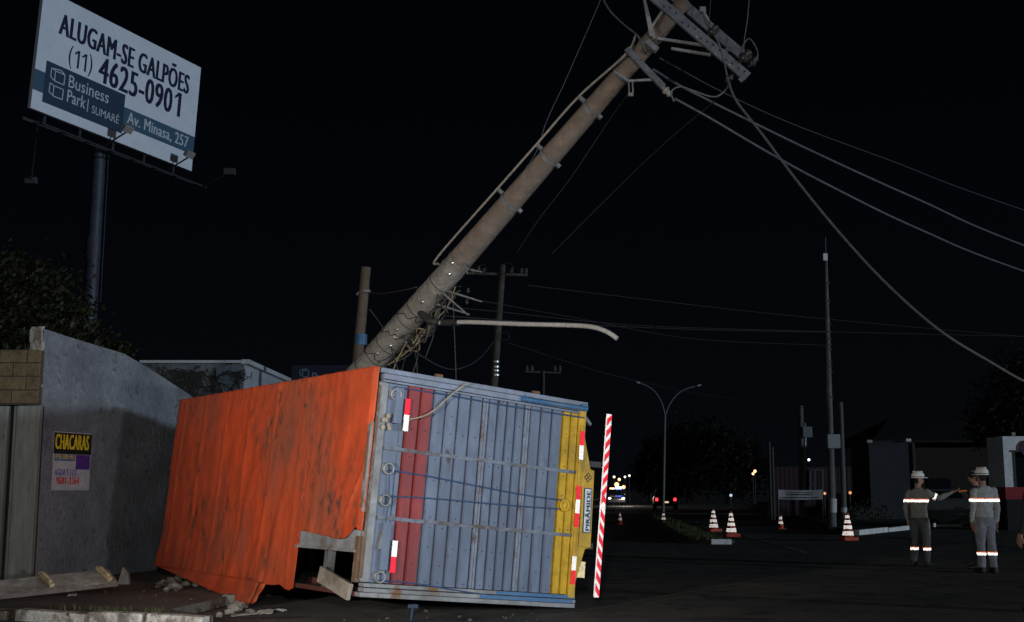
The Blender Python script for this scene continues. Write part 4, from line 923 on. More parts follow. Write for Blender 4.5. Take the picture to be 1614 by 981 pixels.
# ------------------------------------------------------------------ other poles
def pole(name, label, top, base, r0, r1, m, group=None, extra=None):
    t = thing(name, label, 'pole', base, 0, group); b = MB(); b.tube([base - V((0, 0, .1)), V(base).lerp(top, .5), top], [r0, (r0 + r1) / 2, r1], 14); b.build('shaft', m, t); return t
t_ = at(577, 422, 27); b_ = at(566, 545, 27); ax2 = (t_ - b_).normalized(); ft = b_ - ax2 * (b_.z / ax2.z)
sp = pole('short_post', 'short concrete post standing to the left of the leaning pole', t_, ft, .14, .11, mat('warm_dim_concrete', (.14, .105, .08), .95, col2=(.09, .07, .055), scale=2, bump=.6))
b = MB(); q = at(576, 460, 27); b.tube([q - V((0, 0, .03)), q + V((0, 0, .03))], .125, 14); b.bar(q + V((-.12, 0, 0)), q + V((-.2, 0, -.08)), .05, .05); b.build('band', galvb, sp)
b = MB(); q = at(569, 536, 27); b.tube([q - V((0, 0, .12)), q + V((0, 0, .12))], .142, 14); b.build('painted_band', bluep, sp)
t_ = at(792, 418, 45); b_ = at(778, 612, 45); ax2 = (t_ - b_).normalized(); ft = b_ - ax2 * (b_.z / ax2.z)
fp = pole('distribution_pole', 'grey utility pole behind the truck, right of the leaning pole', t_, ft, .19, .12, mat('dim_pole', (.085, .075, .065), .95, col2=(.05, .045, .04), scale=2))
b = MB(); b.bar(at(738, 431, 45), at(832, 434, 45), .09, .1); b.build('crossarm', dimpole, fp)
for px in (745, 762, 806, 822, 829): insul(px, 432, 45, (0, 0, 1), 1.3, dimpole, fp)
for px, py, rr_ in ((796, 530, .16), (800, 424, .22), (760, 424, .16)): b = MB(); b.ring(at(px, py, 44.8), (0, 1, 0), rr_, .013); b.build('cable_coil', wirem, fp)
for py in (572, 580, 586, 593): b = MB(); q = at(781, py, 44.8); b.tube([q, q + V((0, 0, .06))], .17, 12); b.build('steel_strap', mat('dull_strap', (.6, .6, .6), .4, 1.0), fp)
t_ = at(856, 585, 75); ft = V((t_.x - .1, 75, 0))
dp = pole('distribution_pole', 'dark distant utility pole just above the truck box', t_, ft, .16, .12, blk)
b = MB(); b.bar(at(828, 586, 75), at(884, 588, 75), .1, .1); b.build('crossarm', dimpole, dp)
for px in (830, 838, 874, 882): insul(px, 586, 75, (0, 0, 1), 2.2, dimpole, dp)
for lab, pts, r in (('upper faint line from the pole behind the truck to the right', [(832, 450, 45), (1000, 470, 55), (1200, 493, 65), (1420, 514, 75), (1640, 533, 85)], .012),
                    ('middle faint line from the pole behind the truck to the right', [(700, 484, 19), (790, 492, 30), (1000, 513, 45), (1200, 520, 55), (1420, 526, 65), (1640, 531, 75)], .010),
                    ('lower faint line from the leaning pole to the tall thin pole', [(700, 498, 19), (860, 509, 28), (1080, 519, 37), (1308, 524, 45)], .009),
                    ('dim line over the lamp arm towards the tall thin pole', [(735, 470, 19), (900, 500, 28), (1100, 535, 37), (1309, 545, 45)], .006),
                    ('faint line above the double street light', [(800, 540, 45), (960, 590, 60), (1110, 622, 62), (1262, 641, 60)], .008),
                    ('faint line between the two right-hand poles', [(1262, 642, 60), (1285, 642, 52), (1309, 643, 45)], .008)):
    wire('distant_wire', lab, pts, r, mat('far_wire', (.06, .055, .052), .8), 'distant power lines')
t_ = at(1302, 408, 45); ft = gnd(1312, 834); ft = V((ft.x, 45, 0)); 
tp2 = pole('tall_pole', 'tall slender concrete pole with a meter box beside the orange cone', t_, at(1312, 833, 45) * 1.0, .155, .05, mat('cool_pole', (.135, .14, .14), .9, col2=(.10, .10, .10), scale=1.5))
b = MB(); b.tube([t_, at(1301, 374, 45)], .012, 6); b.build('whip', galvb, tp2)
b = MB(); b.box(at(1299, 411, 44.9) - V((.03, .03, 0)), at(1304, 402, 44.9) + V((.0, .03, .05))); b.build('tip_lamp', mat('white_fitting', (.7, .75, .8), .4), tp2)
b = MB(); b.box(at(1304, 707, 44.75) - V((0, .1, 0)), at(1323, 685, 44.75) + V((0, .1, 0))); b.build('meter_box', mat('pale_box', (.30, .33, .34), .6), tp2, bevel=.02)
for py in (448, 476, 512, 524, 536, 545, 552, 572, 580, 588, 628): b = MB(); q = at(1304 + (py - 408) * .022, py, 45); b.tube([q, q + V((0, 0, .05))], .05 + .0002 * (py - 408) + .018, 12); b.build('dark_band', blk, tp2)
b = MB(); b.tube([at(1312, 808, 45), at(1312, 786, 45)], .158, 14); b.build('white_band', mat('white_paint', (.55, .55, .55), .8), tp2)
t_ = at(1325, 634, 45.5); pole_b = at(1331, 833, 45.5); pole_b.z = 0
s2 = pole('service_pole', 'short thin pole just right of the tall thin pole', t_, pole_b, .11, .08, mat('cool_pole2', (.12, .12, .115), .9))
b = MB(); b.tube([at(1330, 808, 45.5), at(1330, 800, 45.5)], .115, 12); b.build('white_band', MATS['white_paint'], s2)
t_ = at(1262, 640, 60); ft = at(1265, 800, 60); ft.z = 0
s3 = pole('service_pole', 'dim pole with a grey transformer behind the white banner', t_, ft, .16, .12, mat('cool_pole3', (.10, .10, .095), .9))
b = MB(); b.box(at(1264, 690, 59.6) - V((0, .25, 0)), at(1278, 673, 59.6) + V((0, .25, 0))); b.tube([at(1268, 673, 59.6), at(1268, 667, 59.6)], .07, 8); b.build('transformer', mat('grey_tank', (.17, .19, .2), .5), s3, bevel=.05)
b = MB(); b.tube([at(1269, 690, 59.7), at(1268, 798, 59.7)], .07, 8); b.build('conduit', galv, s3)
for px, tpy, lab in ((1212, 697, 'left of a pair of thin dark posts by the board'), (1217, 705, 'right of a pair of thin dark posts by the board')):
    t_ = at(px, tpy, 58); ft = V((t_.x, 58, 0)); q = MB(); q.tube([ft, t_], .07, 8); tag(q.build('thin_post', mat('thin_post_grey', (.06, .06, .058), .9), loc=ft), lab, 'post')
# double-armed street light
sl0 = at(1045, 800, 76); sl0.z = .05
sl = thing('street_light', 'slim unlit street light with two curved arms above the road', 'street light', sl0)
J = at(1048, 655, 76); b = MB(); b.tube([sl0, J], [.10, .075], 10); b.build('post', mat('lamp_post_grey', (.13, .135, .14), .6), sl)
for pts in ([(1048, 655), (1043, 636), (1033, 619), (1020, 609), (1008, 604)], [(1048, 655), (1056, 636), (1068, 621), (1082, 613), (1096, 609)]):
    b = MB(); b.tube(catmull([at(*p, 76) for p in pts], 6), .05, 8); a_ = b.build('arm', MATS['lamp_post_grey'], sl)
    e0, e1 = at(*pts[-1], 76), at(pts[-1][0] + (9 if pts[-1][0] > 1050 else -7), pts[-1][1] - 2, 76); b = MB(); b.loft([(e0, .06, .05), (e0.lerp(e1, .4), .12, .06), (e1, .07, .03)], right=(0, 1, 0)); b.build('lamp_head', mat('pale_lamp_head', (.4, .42, .44), .5), a_)

# ------------------------------------------------------------------ cones
def cone_big():
    t = thing('traffic_cone', 'x', 'traffic cone', (0, 0, 0))
    b = MB(); b.tube([(0, 0, .02), (0, 0, .09)], [.17, .165], 4); 
    b = MB(); b.box((-.22, -.22, .005), (.22, .22, .11)); b.build('base', conem, t, local=True, bevel=.02)
    b = MB(); b.tube([(0, 0, .10), (0, 0, .78)], [.165, .035], 20); b.build('cone', conem, t, local=True)
    for z0, z1 in ((.15, .27), (.33, .43), (.49, .58), (.635, .72)):
        r = lambda z: .165 - (.13) * (z - .10) / .68 + .004
        b = MB(); b.tube([(0, 0, z0), (0, 0, z1)], [r(z0), r(z1)], 20); b.build('reflective_collar', retW, t, local=True)
    return t
def cone_small():
    t = thing('traffic_cone', 'x', 'traffic cone', (0, 0, 0))
    b = MB(); b.box((-.14, -.14, .005), (.14, .14, .04)); b.build('base', conem, t, local=True, bevel=.01)
    b = MB(); b.tube([(0, 0, .04), (0, 0, .52)], [.11, .03], 16); b.build('cone', conem, t, local=True)
    for z0, z1 in ((.19, .29), (.36, .45)):
        r = lambda z: .11 - .08 * (z - .04) / .48 + .004
        b = MB(); b.tube([(0, 0, z0), (0, 0, z1)], [r(z0), r(z1)], 16); b.build('reflective_collar', retW, t, local=True)
    return t
def dup(root, loc, rz, label):
    r = root.copy(); COL.objects.link(r); r.location = loc; r.rotation_euler = (0, 0, rz); r['label'] = label
    for ch in list(root.children):
        c = ch.copy(); COL.objects.link(c); c.parent = r
        for g in list(ch.children):
            d = g.copy(); COL.objects.link(d); d.parent = c
    return r
big = cone_big(); big['group'] = 'tall striped traffic cones'
for i, (px, py, lab, rz) in enumerate(((1125, 839, 'striped traffic cone left of another, at the grassy island', .3), (1153, 847, 'striped traffic cone right of another, at the grassy island', .1), (1337, 853, 'striped traffic cone standing alone near the white kerb', .2))):
    g = gnd(px, py, .0); g.z = .01
    if i == 0: big.location = g; big.rotation_euler.z = rz; big['label'] = lab
    else: dup(big, g, rz, lab)
sm_ = cone_small(); sm_['group'] = 'small distant traffic cones'
for i, (px, py, lab) in enumerate(((977, 828, 'small two-striped cone beside the striped bumper bar'), (1046, 827, 'small two-striped cone in front of the red car lights'), (1231, 835, 'small two-striped cone in front of the white board'))):
    g = gnd(px, py, .0); g.z = .012
    if i == 0: sm_.location = g; sm_['label'] = lab
    else: dup(sm_, g, .2, lab)
# white flat kerb block near the far small cone
g = gnd(1060, 826, 0); b = MB(); b.box((-.4, -.15, 0), (.4, .15, .09)); o = b.build('concrete_block', MATS['white_painted_kerb'], bevel=.02); o.location = g + V((0, 0, .006)); tag(o, 'low white painted block lying beside a small cone', 'block')

# ------------------------------------------------------------------ vehicles
def car(label, loc, rotz, paint, lit='tail', group=None):
    t = thing('car', label, 'car', loc, rotz, group)        # faces +Y
    W = 1.66
    pr = [(-1.95, .30), (-2.0, .62), (-1.93, .92), (-1.0, .98), (.75, .95), (1.75, .80), (1.98, .62), (1.98, .30)]
    b = MB(); b.prism([(-W / 2, y, z) for y, z in pr], (W, 0, 0)); body = b.build('body', paint, t, local=True, bevel=.07)
    cb = [(-1.86, .93), (-1.55, 1.42), (-1.2, 1.48), (.0, 1.47), (.82, .95)]
    b = MB(); n = len(cb); vs = [(-W / 2 + .06 + (.14 if z > 1.2 else 0), y, z) for y, z in cb] + [(W / 2 - .06 - (.14 if z > 1.2 else 0), y, z) for y, z in cb]
    b.add(vs, [tuple(range(n)), tuple(range(n, 2 * n))] + [(i, (i + 1) % n, n + (i + 1) % n, n + i) for i in range(n)]); b.build('cabin', paint, t, local=True, bevel=.04)
    gl = MATS['dark_glass']
    b = MB(); b.add([(-.58, -1.86, 1.0), (.58, -1.86, 1.0), (.5, -1.60, 1.38), (-.5, -1.60, 1.38)], [(0, 1, 2, 3)]); b.build('rear_window', gl, t, local=True)
    b = MB(); b.add([(-.60, .80, 1.0), (.60, .80, 1.0), (.5, .12, 1.42), (-.5, .12, 1.42)], [(0, 1, 2, 3)]); b.build('windscreen', gl, t, local=True)
    for s_ in (-1, 1):
        x = s_ * (W / 2 - .045)
        b = MB(); b.add([(x, -1.5, 1.02), (x, .5, 1.02), (x - s_ * .11, .05, 1.38), (x - s_ * .11, -1.35, 1.38)], [(0, 1, 2, 3)]); b.build('side_window', gl, t, local=True)
        for y in (-1.25, 1.25):
            b = MB(); b.tube([(s_ * (W / 2 - .2), y, .31), (s_ * (W / 2 + .01), y, .31)], .31, 18); wh = b.build('wheel', rubber, t, local=True)
            b = MB(); b.tube([(s_ * (W / 2 - .1), y, .31), (s_ * (W / 2 + .02), y, .31)], .19, 14); b.build('rim', galvb, wh, local=True)
        b = MB(); b.box((s_ * .64 - .09, -2.01, .66), (s_ * .64 + .09, -1.93, .86)); b.build('tail_light', emit('tail_red', (1, .02, .03), 5.0) if lit == 'tail' else mat('red_lens', (.2, .01, .01), .3), t, local=True, bevel=.02)
        b = MB(); b.ball((s_ * .62, 1.93, .66), (.13, .06, .08)); b.build('headlight', emit('head_white', (.7, .85, 1), 12) if lit == 'head' else mat('lens', (.4, .4, .4), .2), t, local=True)
        b = MB(); b.box((s_ * (W / 2 + .02) - .07, .55, .98), (s_ * (W / 2 + .02) + .07, .65, 1.1)); b.build('mirror', paint, t, local=True, bevel=.02)
    b = MB(); b.box((-.2, -2.02, .52), (.2, -1.985, .63)); b.build('number_plate', emit('plate_glow', (1, .75, .5), .9) if lit == 'tail' else mat('plate_grey', (.4, .4, .4), .6), t, local=True)
    return t
dk = mat('dark_car_paint', (.018, .018, .022), .3); gr_ = mat('silver_car_paint', (.10, .105, .11), .3, .3)
g = at(1048, 800, 88); car('small dark car driving away with red tail lights glowing', (g.x, 88, .0), R(-5), dk)
g = at(970, 790, 112); bl = bpy.data.lights.new('headlamp_beam', 'POINT'); blo = bpy.data.objects.new('headlamp_beam', bl); COL.objects.link(blo); blo.location = (g.x + .5, 108.5, 1.0); bl.energy = 220; bl.color = (1, .85, .7); bl.shadow_soft_size = .1
pc = car('distant vehicle with bright white headlights beside the striped bar', (g.x, 112, 0), R(178), dk, 'head')
b = MB(); b.box((-.6, -.3, 1.5), (-.05, -.1, 1.72)); b.build('blue_beacon', emit('blue_beacon', (.1, .2, 1), 14), pc, local=True)
b = MB(); b.box((.05, -.3, 1.5), (.5, -.1, 1.62)); b.build('white_beacon', emit('warm_beacon', (1, .6, .28), 3.5), pc, local=True)
g = at(1466, 790, 62); car('dark parked car with pale windows behind the pointing worker', (g.x, 62, .0), R(80), gr_, None)

# distant lamps, and glowing balls in place of reflections
def dlamp(label, px, py, Y, col, st, r, group='distant lamps along the road'):
    p = at(px, py, Y); t = thing('distant_lamp', label, 'lamp', (p.x, Y, 0), 0, group)
    b = MB(); b.tube([(p.x, Y + .1, 0), (p.x, Y + .1, p.z)], .05, 8); b.build('post', blk, t)
    b = MB(); b.ball(p, r, 10, 6); b.build('bulb', emit('glow_%d_%d' % (col[2] * 100, st), col, st), t)
for a in (('highest of the warm lamps above the bright headlights', 976, 756, 120, (1, .55, .25), 2.5, .15), ('warm lamp low over the bright headlights', 972, 764, 118, (1, .58, .25), 2.4, .22), ('orange lamp right of the bright headlights', 983, 768, 118, (1, .5, .2), 2.2, .18), ('yellowish lamp nearest the striped bar', 968, 752, 124, (1, .75, .5), 3, .12),
          ('tiny white lamp well right of the headlights', 992, 750, 125, (.9, .9, .8), 2.5, .11), ('tiny lamp between the white and warm lamps', 985, 752, 125, (1, .8, .6), 2.5, .11), ('warm lit window glow above the headlights', 966, 772, 116, (1, .62, .3), 2.2, .18), ('upper of two orange lamps left of the thin dark posts', 1190, 743, 120, (1, .5, .25), 3.0, .15), ('lower of two orange lamps left of the thin dark posts', 1187, 747, 120, (1, .55, .3), 2.5, .13),
          ('small yellow lamp beside the transformer pole', 1262, 708, 75, (1, .75, .25), 2.5, .10), ('small white lamp right of the transformer pole', 1275, 725, 75, (.9, .95, 1), 2.5, .08), ('bluish lamp behind the two island cones', 1152, 781, 100, (.6, .75, 1), .9, .12), ('small orange glowing ball for a reflection right of the white banner', 1300, 778, 63, (1, .45, .2), 1.0, .07), ('left of two faint orange glowing balls for reflections by the maroon fence', 1340, 777, 63, (1, .45, .2), .9, .08), ('right of two faint orange glowing balls for reflections by the maroon fence', 1351, 777, 63, (1, .5, .25), .9, .08)):  # orange balls at banner and fence are glowing stand-ins for reflections
    dlamp(*a)

# ------------------------------------------------------------------ right background
mf = thing('corrugated_fence', 'dark maroon corrugated metal fence behind the white banner', 'fence', at(1295, 790, 64))
x0, x1 = at(1218, 760, 64).x, at(1372, 760, 64).x; zt = at(1300, 736, 64).z
b = MB(); n = 44; vs = []
for i in range(n + 1): vs += [(x0 + (x1 - x0) * i / n, 64 + (.010 if i % 2 else 0), 0), (x0 + (x1 - x0) * i / n, 64 + (.010 if i % 2 else 0), zt)]
b.add(vs, [(2 * i, 2 * i + 2, 2 * i + 3, 2 * i + 1) for i in range(n)]); b.build('sheeting', mat('maroon_sheet', (.020, .006, .013), .7), mf)
gp = mat('faint_pale_steel', (.06, .06, .065), .7); b = MB()
for px in (1277, 1285, 1297): b.bar(at(px, 740, 63.8), at(px, 774, 63.8), .12, .06, up=(0, 1, 0))
b.bar(at(1277, 741, 63.8), at(1297, 741, 63.8), .1, .06); b.bar(at(1277, 762, 63.8), at(1285, 762, 63.8), .1, .06); b.build('gate_frame', gp, mf)
bn = thing('banner', 'white printed banner stretched between posts by the poles', 'banner', at(1262, 800, 54)); bn_c = at(1227, 787, 54); bc2 = at(1297, 787, 54); bw2 = bc2.x - bn_c.x
b = MB(); zb, z2 = bn_c.z, at(1297, 772, 54).z
vs = []
for i in range(13):
    u = i / 12; sag = -.03 * math.sin(math.pi * u); vs += [(bn_c.x + bw2 * u, 54 + .03 * math.sin(u * 11), zb + sag), (bn_c.x + bw2 * u, 54 + .03 * math.sin(u * 11), z2 + sag)]
b.add(vs, [(2 * i, 2 * i + 2, 2 * i + 3, 2 * i + 1) for i in range(12)]); cl_ = b.build('cloth', mat('banner_cloth', (.30, .31, .32), .8), bn)
for x in (bn_c.x, bn_c.x + bw2): b = MB(); b.tube([(x, 54.08, 0), (x, 54.08, z2 + .05)], .03, 8); b.build('post', gp, bn)
MBn = tmx(bn).inverted() @ frame(V((bn_c.x, 53.94, zb - .02)), V((1, 0, 0)), V((0, 0, 1)), V((0, -1, 0)))
inkm = mat('banner_ink', (.03, .03, .04), .8); b = MB()
rb = random.Random(5)
for yy, x0_, x1_, hh in ((.30, .45, 1.5, .035), (.19, .5, 1.45, .06), (.06, .18, 1.8, .05)):
    x = x0_
    while x < x1_: ww = rb.uniform(.02, .05); b.box((x, yy, 0), (x + ww, yy + hh, .004), MBn); x += ww + rb.choice((.012, .012, .04))
b.build('print_line', inkm, bn, local=True)
wb = thing('white_board', 'small pale board leaning on the verge at the pair of thin posts', 'board', at(1217, 820, 50)); q = gnd(1225, 816, .0)
b = MB(); Mx = Matrix.Translation(gnd(1224, 815, .1)) @ Matrix.Rotation(R(-12), 4, 'X'); b.box((-.45, -.02, 0), (.40, .02, .32), Mx); b.build('panel', mat('pale_board', (.22, .23, .24), .8), wb)
b = MB(); b.bar(Mx @ V((-.3, .03, .3)), Mx @ V((-.3, .3, -.02)), .03, .03); b.build('prop', gp, wb)
# flat dark building with two lamp boxes on its roof edge
db = thing('dark_building', 'flat dark grey building with two small white lamps on its roof edge', 'building', (at(1402, 790, 57).x, 57, 0))
a, c = at(1369, 699, 57), at(1436, 699, 57)
b = MB(); b.box((a.x, 57, 0), (c.x, 60, a.z)); b.build('wall', mat('slate_wall', (.030, .034, .042), .9, col2=(.024, .027, .033), scale=1), db)
b = MB(); b.box((a.x - .06, 56.94, a.z), (c.x + .06, 60, a.z + .10)); b.build('roof_edge', mat('slate_edge', (.016, .018, .02), .8), db)
b = MB(); b.box((c.x + .02, 56.9, .0), (c.x + .14, 57.1, a.z)); b.build('downpipe', blk, db)
for px, py in ((1370, 696), (1431, 694)): q = at(px, py, 56.7); b = MB(); b.box(q - V((.12, .1, .07)), q + V((.12, .1, .07))); b.build('lamp_box', mat('lamp_white', (.35, .36, .35), .5) if px < 1400 else mat('lamp_white2', (.7, .72, .70), .5), db, bevel=.02)
cn = thing('shop_building', 'low dark brown shop with a dark tiled roof behind the workers', 'building', (at(1505, 790, 71).x, 71, 0))
SY = 71
a, c = at(1436, 706, SY), at(1600, 706, SY); b = MB(); b.box((a.x, SY, 0), (c.x, SY + 7, a.z)); b.build('wall', mat('brown_wall', (.020, .014, .009), .9), cn)
e0 = at(1372, 694, SY - 1); e1 = at(1600, 694, SY - 1); r0 = at(1400, 661, SY + 3); r1 = at(1525, 657, SY + 3); ya, yb, yc = SY - 1.4, SY + 3, SY + 8
b = MB(); b.add([(e0.x, ya, e0.z), (e1.x, ya, e1.z), (r1.x, yb, r1.z), (r0.x, yb, r0.z), (e0.x, yc, e0.z), (e1.x, yc, e1.z), (e0.x, ya, e0.z - .15), (e1.x, ya, e1.z - .15), (e1.x, yc, e1.z - .15), (e0.x, yc, e0.z - .15)], [(0, 1, 2, 3), (4, 3, 2, 5), (0, 3, 4), (1, 5, 2), (6, 7, 8, 9), (0, 1, 7, 6), (1, 5, 8, 7), (5, 4, 9, 8), (4, 0, 6, 9)]); b.build('roof', mat('night_roof', (.006, .006, .006), .9), cn)
b = MB(); b.box((a.x + .8, SY - .05, .5), (a.x + 2.2, SY - .01, 2.1)); b.build('window', MATS['dark_glass'], cn)
b = MB(); b.box((c.x - 2.4, SY - .05, .1), (c.x - 1.2, SY - .01, 2.2)); b.build('window', MATS['dark_glass'], cn)
kb = thing('kiosk', 'white rendered kiosk with a dark window and red base at the right edge', 'kiosk', (at(1612, 800, 44).x, 44, 0)); kY = 44
a, c = at(1580, 688, kY), at(1670, 688, kY); z1_ = at(1580, 768, kY).z; z0_ = at(1580, 783, kY).z
kw = mat('kiosk_white', (.78, .80, .84), .7, col2=(.70, .72, .76), scale=1.5)
b = MB(); wz0, wz1 = at(1600, 768, kY).z, at(1600, 712, kY).z; wx = at(1598, 740, kY).x; wx2 = at(1655, 740, kY).x
b.box((a.x, kY, z1_), (wx, kY + .2, a.z)); b.box((wx, kY, wz1), (c.x, kY + .2, a.z)); b.box((wx2, kY, z1_), (c.x, kY + .2, wz1)); b.box((a.x, kY + .2, z1_), (c.x, kY + 1.5, a.z)); b.build('wall', kw, kb)
b = MB(); b.box((a.x - .02, kY - .03, z0_ - .1), (c.x, kY + 1.52, z1_)); b.build('red_base', mat('red_base', (.30, .02, .03), .7), kb)
b = MB(); b.box((a.x + .02, kY + .02, 0), (c.x, kY + 1.48, z0_ - .1)); b.build('plinth', mat('dark_plinth', (.02, .02, .022), .9), kb)
b = MB(); b.box((wx, kY + .12, wz0), (wx2, kY + .15, wz1)); wn = b.build('window', MATS['dark_glass'], kb)
b = MB(); b.box((wx - .05, kY - .06, wz1 - .02), (wx2, kY - .01, wz1 + .05)); b.box((wx + .0, kY - .03, wz0), (wx + .06, kY + .1, wz1)); b.build('window_frame', mat('frame_dark', (.04, .04, .06), .6), kb)
q = at(1621, 707, kY - .08); b = MB(); b.tube([q, q + V((0, .07, 0))], .30, 24); b.build('round_emblem', mat('emblem_purple', (.06, .015, .06), .6), kb)
b = MB(); q = at(1597, 687, kY + .3); b.box(q - V((.06, .05, 0)), q + V((.06, .05, .12))); b.build('roof_lamp', lampg, kb)
lw2 = MB(); a, c = at(1465, 797, 50), at(1590, 797, 47.4); lw2.bar((a.x, a.y, .55), (c.x, c.y, .62), .25, .18); lw2.bar((a.x, a.y, .23), (c.x, c.y, .26), .2, .46)
o = lw2.build('low_wall', mat('dim_white_wall', (.16, .175, .19), .8, col2=(.11, .12, .13), scale=1.2)); tag(o, 'low whitish wall running behind the two workers', 'wall')

# ------------------------------------------------------------------ vegetation
def tree(name, label, base, trunk_h, blobs, nleaf, leaf, lm, seed, cat='tree', group=None, tr=.16):
    t = thing(name, label, cat, base, 0, group); rn = random.Random(seed)
    base = V(base); b = MB(); top = base + V((0, 0, trunk_h)); b.tube([base - V((0, 0, .1)), base.lerp(top, .5) + V((rn.uniform(-.1, .1), 0, 0)), top], [tr, tr * .8, tr * .6], 10)
    for c, r in blobs:
        c = V(c); m = top.lerp(c, .5) + V((0, 0, .1)); b.tube([top, m, c], [tr * .5, tr * .3, tr * .1], 7)
    b.build('trunk', bark, t)
    b = MB(); tot = sum(r ** 2 for _, r in blobs)
    clus = []
    for c, r in blobs:
        for k in range(max(4, int(46 * r * r / tot * len(blobs)))):
            d = V((rn.gauss(0, 1), rn.gauss(0, 1), rn.gauss(0, 1))).normalized(); clus.append((V(c) + d * r * rn.uniform(.45, 1.05), r * rn.uniform(.14, .34)))
    for k in range(nleaf):
        c, r = rn.choice(clus); p = c + V((rn.gauss(0, r), rn.gauss(0, r), rn.gauss(0, r * .75)))
        d = V((rn.gauss(0, 1), rn.gauss(0, 1), rn.gauss(-.3, .8))).normalized(); x = d.cross(V((rn.random(), rn.random(), 1))).normalized(); l = leaf * rn.uniform(.6, 1.4)
        b.add([p, p + d * l * .5 + x * l * .22, p + d * l, p + d * l * .5 - x * l * .22], [(0, 1, 2, 3)])
    b.build('crown', lm, t); return t
def ab(px, py, Y, r): return (at(px, py, Y), r)
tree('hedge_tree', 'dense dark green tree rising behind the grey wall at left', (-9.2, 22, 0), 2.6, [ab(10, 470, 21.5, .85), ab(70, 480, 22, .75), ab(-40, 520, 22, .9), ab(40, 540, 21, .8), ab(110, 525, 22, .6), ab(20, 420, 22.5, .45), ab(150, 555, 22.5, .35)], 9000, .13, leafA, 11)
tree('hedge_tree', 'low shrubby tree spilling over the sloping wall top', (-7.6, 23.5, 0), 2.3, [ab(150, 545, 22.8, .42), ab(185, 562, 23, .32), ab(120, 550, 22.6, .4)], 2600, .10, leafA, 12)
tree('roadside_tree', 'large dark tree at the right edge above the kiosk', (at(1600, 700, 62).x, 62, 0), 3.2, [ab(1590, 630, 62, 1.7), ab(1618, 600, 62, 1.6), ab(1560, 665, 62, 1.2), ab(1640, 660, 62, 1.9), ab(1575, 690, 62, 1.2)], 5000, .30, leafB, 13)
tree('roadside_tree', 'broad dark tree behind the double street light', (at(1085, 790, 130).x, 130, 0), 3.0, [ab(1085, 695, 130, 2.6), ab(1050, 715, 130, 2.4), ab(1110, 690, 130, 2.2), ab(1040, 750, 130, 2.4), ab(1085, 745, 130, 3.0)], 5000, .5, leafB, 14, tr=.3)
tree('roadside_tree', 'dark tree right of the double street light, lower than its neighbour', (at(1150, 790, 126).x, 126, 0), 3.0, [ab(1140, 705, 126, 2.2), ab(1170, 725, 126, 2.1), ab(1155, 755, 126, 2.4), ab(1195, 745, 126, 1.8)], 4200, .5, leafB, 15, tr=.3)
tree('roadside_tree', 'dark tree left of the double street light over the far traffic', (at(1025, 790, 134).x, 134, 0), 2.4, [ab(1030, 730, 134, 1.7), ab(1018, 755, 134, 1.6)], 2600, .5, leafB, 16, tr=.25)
# verge shrubs in front of the dark building
rn = random.Random(21)
for i in range(9):
    px = 1352 + i * 11.5; g = gnd(px, 822 - i * .9, .1); b = MB()
    for k in range(420):
        p = V((g.x + rn.gauss(0, .26), g.y + .5 + rn.gauss(0, .2), .1 + abs(rn.gauss(0, .28)))); d = V((rn.gauss(0, 1), rn.gauss(0, 1), abs(rn.gauss(0, 1)))).normalized(); x = d.orthogonal().normalized(); l = rn.uniform(.06, .16)
        b.add([p, p + d * l * .5 + x * l * .2, p + d * l, p + d * l * .5 - x * l * .2], [(0, 1, 2, 3)])
    tag(b.build('verge_shrub', mat('shrub_leaf', (.035, .036, .026), .8, fine=.4), loc=(g.x, g.y, .1)), 'low dark shrub in the row behind the white kerb', 'shrub', 'shrubs along the white kerb')

# ------------------------------------------------------------------ debris on the left pavement
fb = thing('fallen_board', 'long dirty board with two wooden cleats lying on the pavement', 'board', gnd(95, 935, .12))
a, c = gnd(-40, 942, .15), gnd(178, 909, .36); c = at(178, 907, 15.6); a = at(-40, 930, 14.6)
d = (c - a).normalized(); upn = V((-.12, -.55, .83)); sdv = upn.cross(d).normalized(); upn = d.cross(sdv).normalized()
if upn.z < 0: upn = -upn
FM = frame(a, d, sdv, upn); ln = (c - a).length
b = MB(); b.box((0, -.20, -.02), (ln, .17, .006), FM); b.build('plank', boardgrey, fb, bevel=.008)
b = MB(); b.box((0, -.215, -.045), (ln, -.201, .004), FM); b.build('edge_strip', mat('rusty_edge', (.15, .12, .10), .9, col2=(.07, .06, .05), scale=6), fb)
for u in (.50, .93):
    b = MB(); Mx = FM @ Matrix.Translation((ln * u, 0, .013)) @ Matrix.Rotation(R(8), 4, 'Z'); b.box((-.03, -.17, 0), (.03, .18, .045), Mx); b.box((-.02, -.12, .045), (.02, .10, .07), Mx); b.build('cleat', wood, fb, bevel=.006)
sb_ = MB(); q = gnd(190, 921, .12); sb_.prism([(-.05, 0, 0), (.12, 0, 0), (.08, .05, .16), (.0, .05, .24)], (0, .09, 0)); o = sb_.build('broken_chunk', rubblem, bevel=.01); o.location = (q.x, q.y, .115); tag(o, 'jagged chunk of masonry at the end of the fallen board', 'rubble')
rr = random.Random(9); RL = 'grey lump of broken masonry in the heap beside the tarpaulin'
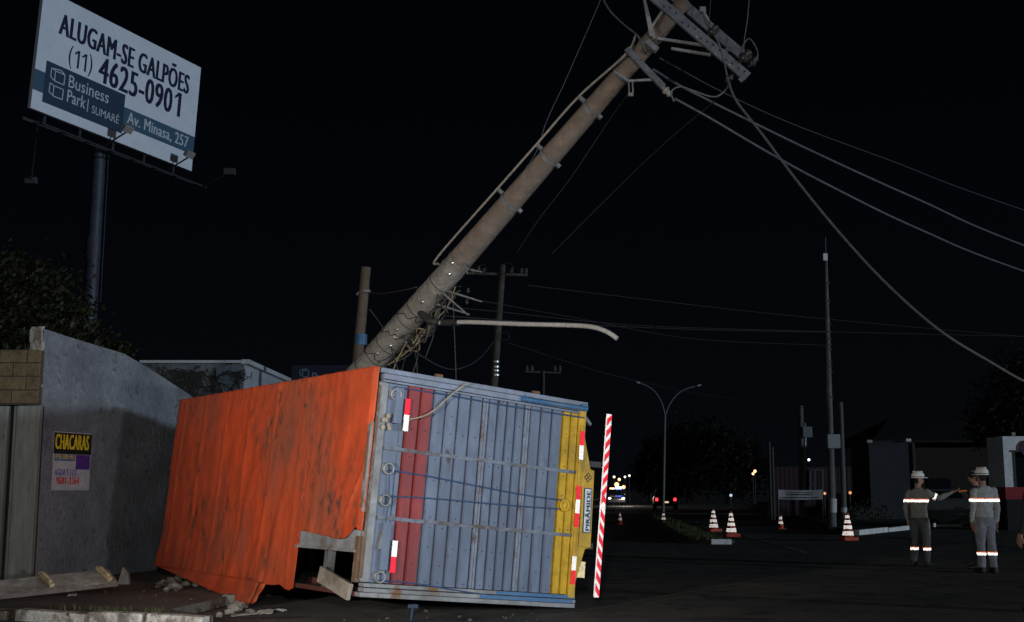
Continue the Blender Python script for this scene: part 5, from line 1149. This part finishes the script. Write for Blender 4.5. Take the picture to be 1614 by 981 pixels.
def rock(px, py, s, zb=.115, m=rubblem, lab=RL, grp='broken masonry beside the tarpaulin', nm='rubble'):
    q = gnd(px, py, zb); b = MB(); b.ball((0, 0, s * .35), (s * rr.uniform(.7, 1.2), s * rr.uniform(.6, 1), s * rr.uniform(.45, .75)), 9, 6)
    b.v = [v + V((rr.uniform(-1, 1), rr.uniform(-1, 1), rr.uniform(-1, 1))) * s * .22 for v in b.v]; b.sm = [False] * len(b.sm)
    # weld the ring seams so each stone stays closed
    o = b.build(nm, m); me = o.data; bm = bmesh.new(); bm.from_mesh(me); bmesh.ops.remove_doubles(bm, verts=bm.verts, dist=s * .3); bmesh.ops.convex_hull(bm, input=bm.verts); bm.to_mesh(me); bm.free()
    o.location = (q.x, q.y, zb - .005); o.rotation_euler.z = rr.uniform(0, 6); tag(o, lab, 'rubble', grp)
for px, py, s in ((283, 916, .12), (300, 913, .15), (318, 916, .11), (268, 920, .09), (255, 923, .08), (276, 929, .09), (292, 924, .07), (310, 924, .08), (330, 920, .06), (262, 931, .05), (305, 908, .1), (248, 926, .05)): rock(px, py, s)
chipm = mat('dull_chip', (.10, .09, .08), .95)
for i in range(26):
    px, py = rr.uniform(120, 372), rr.uniform(926, 948); rock(px, py, .008 + .03 * rr.random() ** 2, .115, chipm, 'small stone chip scattered on the left pavement', 'stone chips on the left pavement', 'stone_chip')
pap = mat('torn_sheet', (.50, .50, .46), .8, col2=(.3, .3, .27), scale=8)
def scrap(px, py, w_, h_, rz, zb, lab, m=pap):
    q = gnd(px, py, zb); b = MB(); N = 5; vs = [(w_ * (i / N - .5), h_ * (j / N - .5) * (1 + .25 * math.sin(i * 2.1)), .012 + .02 * abs(noise.noise(V((i * .8 + px, j * .8, 1))))) for i in range(N + 1) for j in range(N + 1)]
    b.add(vs, [(i * (N + 1) + j, (i + 1) * (N + 1) + j, (i + 1) * (N + 1) + j + 1, i * (N + 1) + j + 1) for i in range(N) for j in range(N)]); o = b.build('scrap', m); o.location = (q.x, q.y, zb); o.rotation_euler = (R(6), R(-4), rz); tag(o, lab, 'litter'); md = o.modifiers.new('t', 'SOLIDIFY'); md.thickness = .006
for px, py, s_ in ((372, 962, .10), (383, 958, .07), (362, 968, .06), (345, 972, .05), (395, 966, .05), (330, 976, .045)): rock(px, py, s_, .01, mat('kerb_rubble', (.24, .22, .19), .95, col2=(.1, .085, .07), scale=6, bump=1), 'broken lump of kerb stone at the end of the white kerb', 'broken kerb lumps')
scrap(114, 939, .11, .1, .3, .118, 'tiny pale scrap lying near the fallen board')
scrap(418, 966, .19, .22, .1, .01, 'largest pale sheet scrap on the road below the tarpaulin tip')
scrap(443, 963, .08, .12, 1.0, .01, 'narrow pale scrap right of the larger one on the road')
scrap(385, 970, .30, .1, .25, .01, 'long grey strip of debris under the tarpaulin tip', mat('grey_strip', (.22, .22, .2), .8))
scrap(212, 975, .35, .2, -.4, .012, 'crumpled white sheet in the gutter against the white kerb')
for i in range(26):
    px, py = rr.uniform(380, 900), rr.uniform(962, 979); rock(px, py, .006 + .022 * rr.random() ** 2, .006, chipm, 'small stone chip on the road in front of the truck', 'stone chips on the road', 'stone_chip')
# bits of hardware lying under the rear rail
b = MB(); q = gnd(655, 972, .0); b.tube([(0, 0, .02), (.02, .03, .2)], .018, 8); b.box((-.03, -.03, .16), (.08, .03, .2)); o = b.build('blue_rod', mat('dark_blue_rod', (.018, .04, .075), .7)); o.location = (q.x, 13.62, .0); tag(o, 'short dark blue rod standing below the truck rear rail', 'rod')
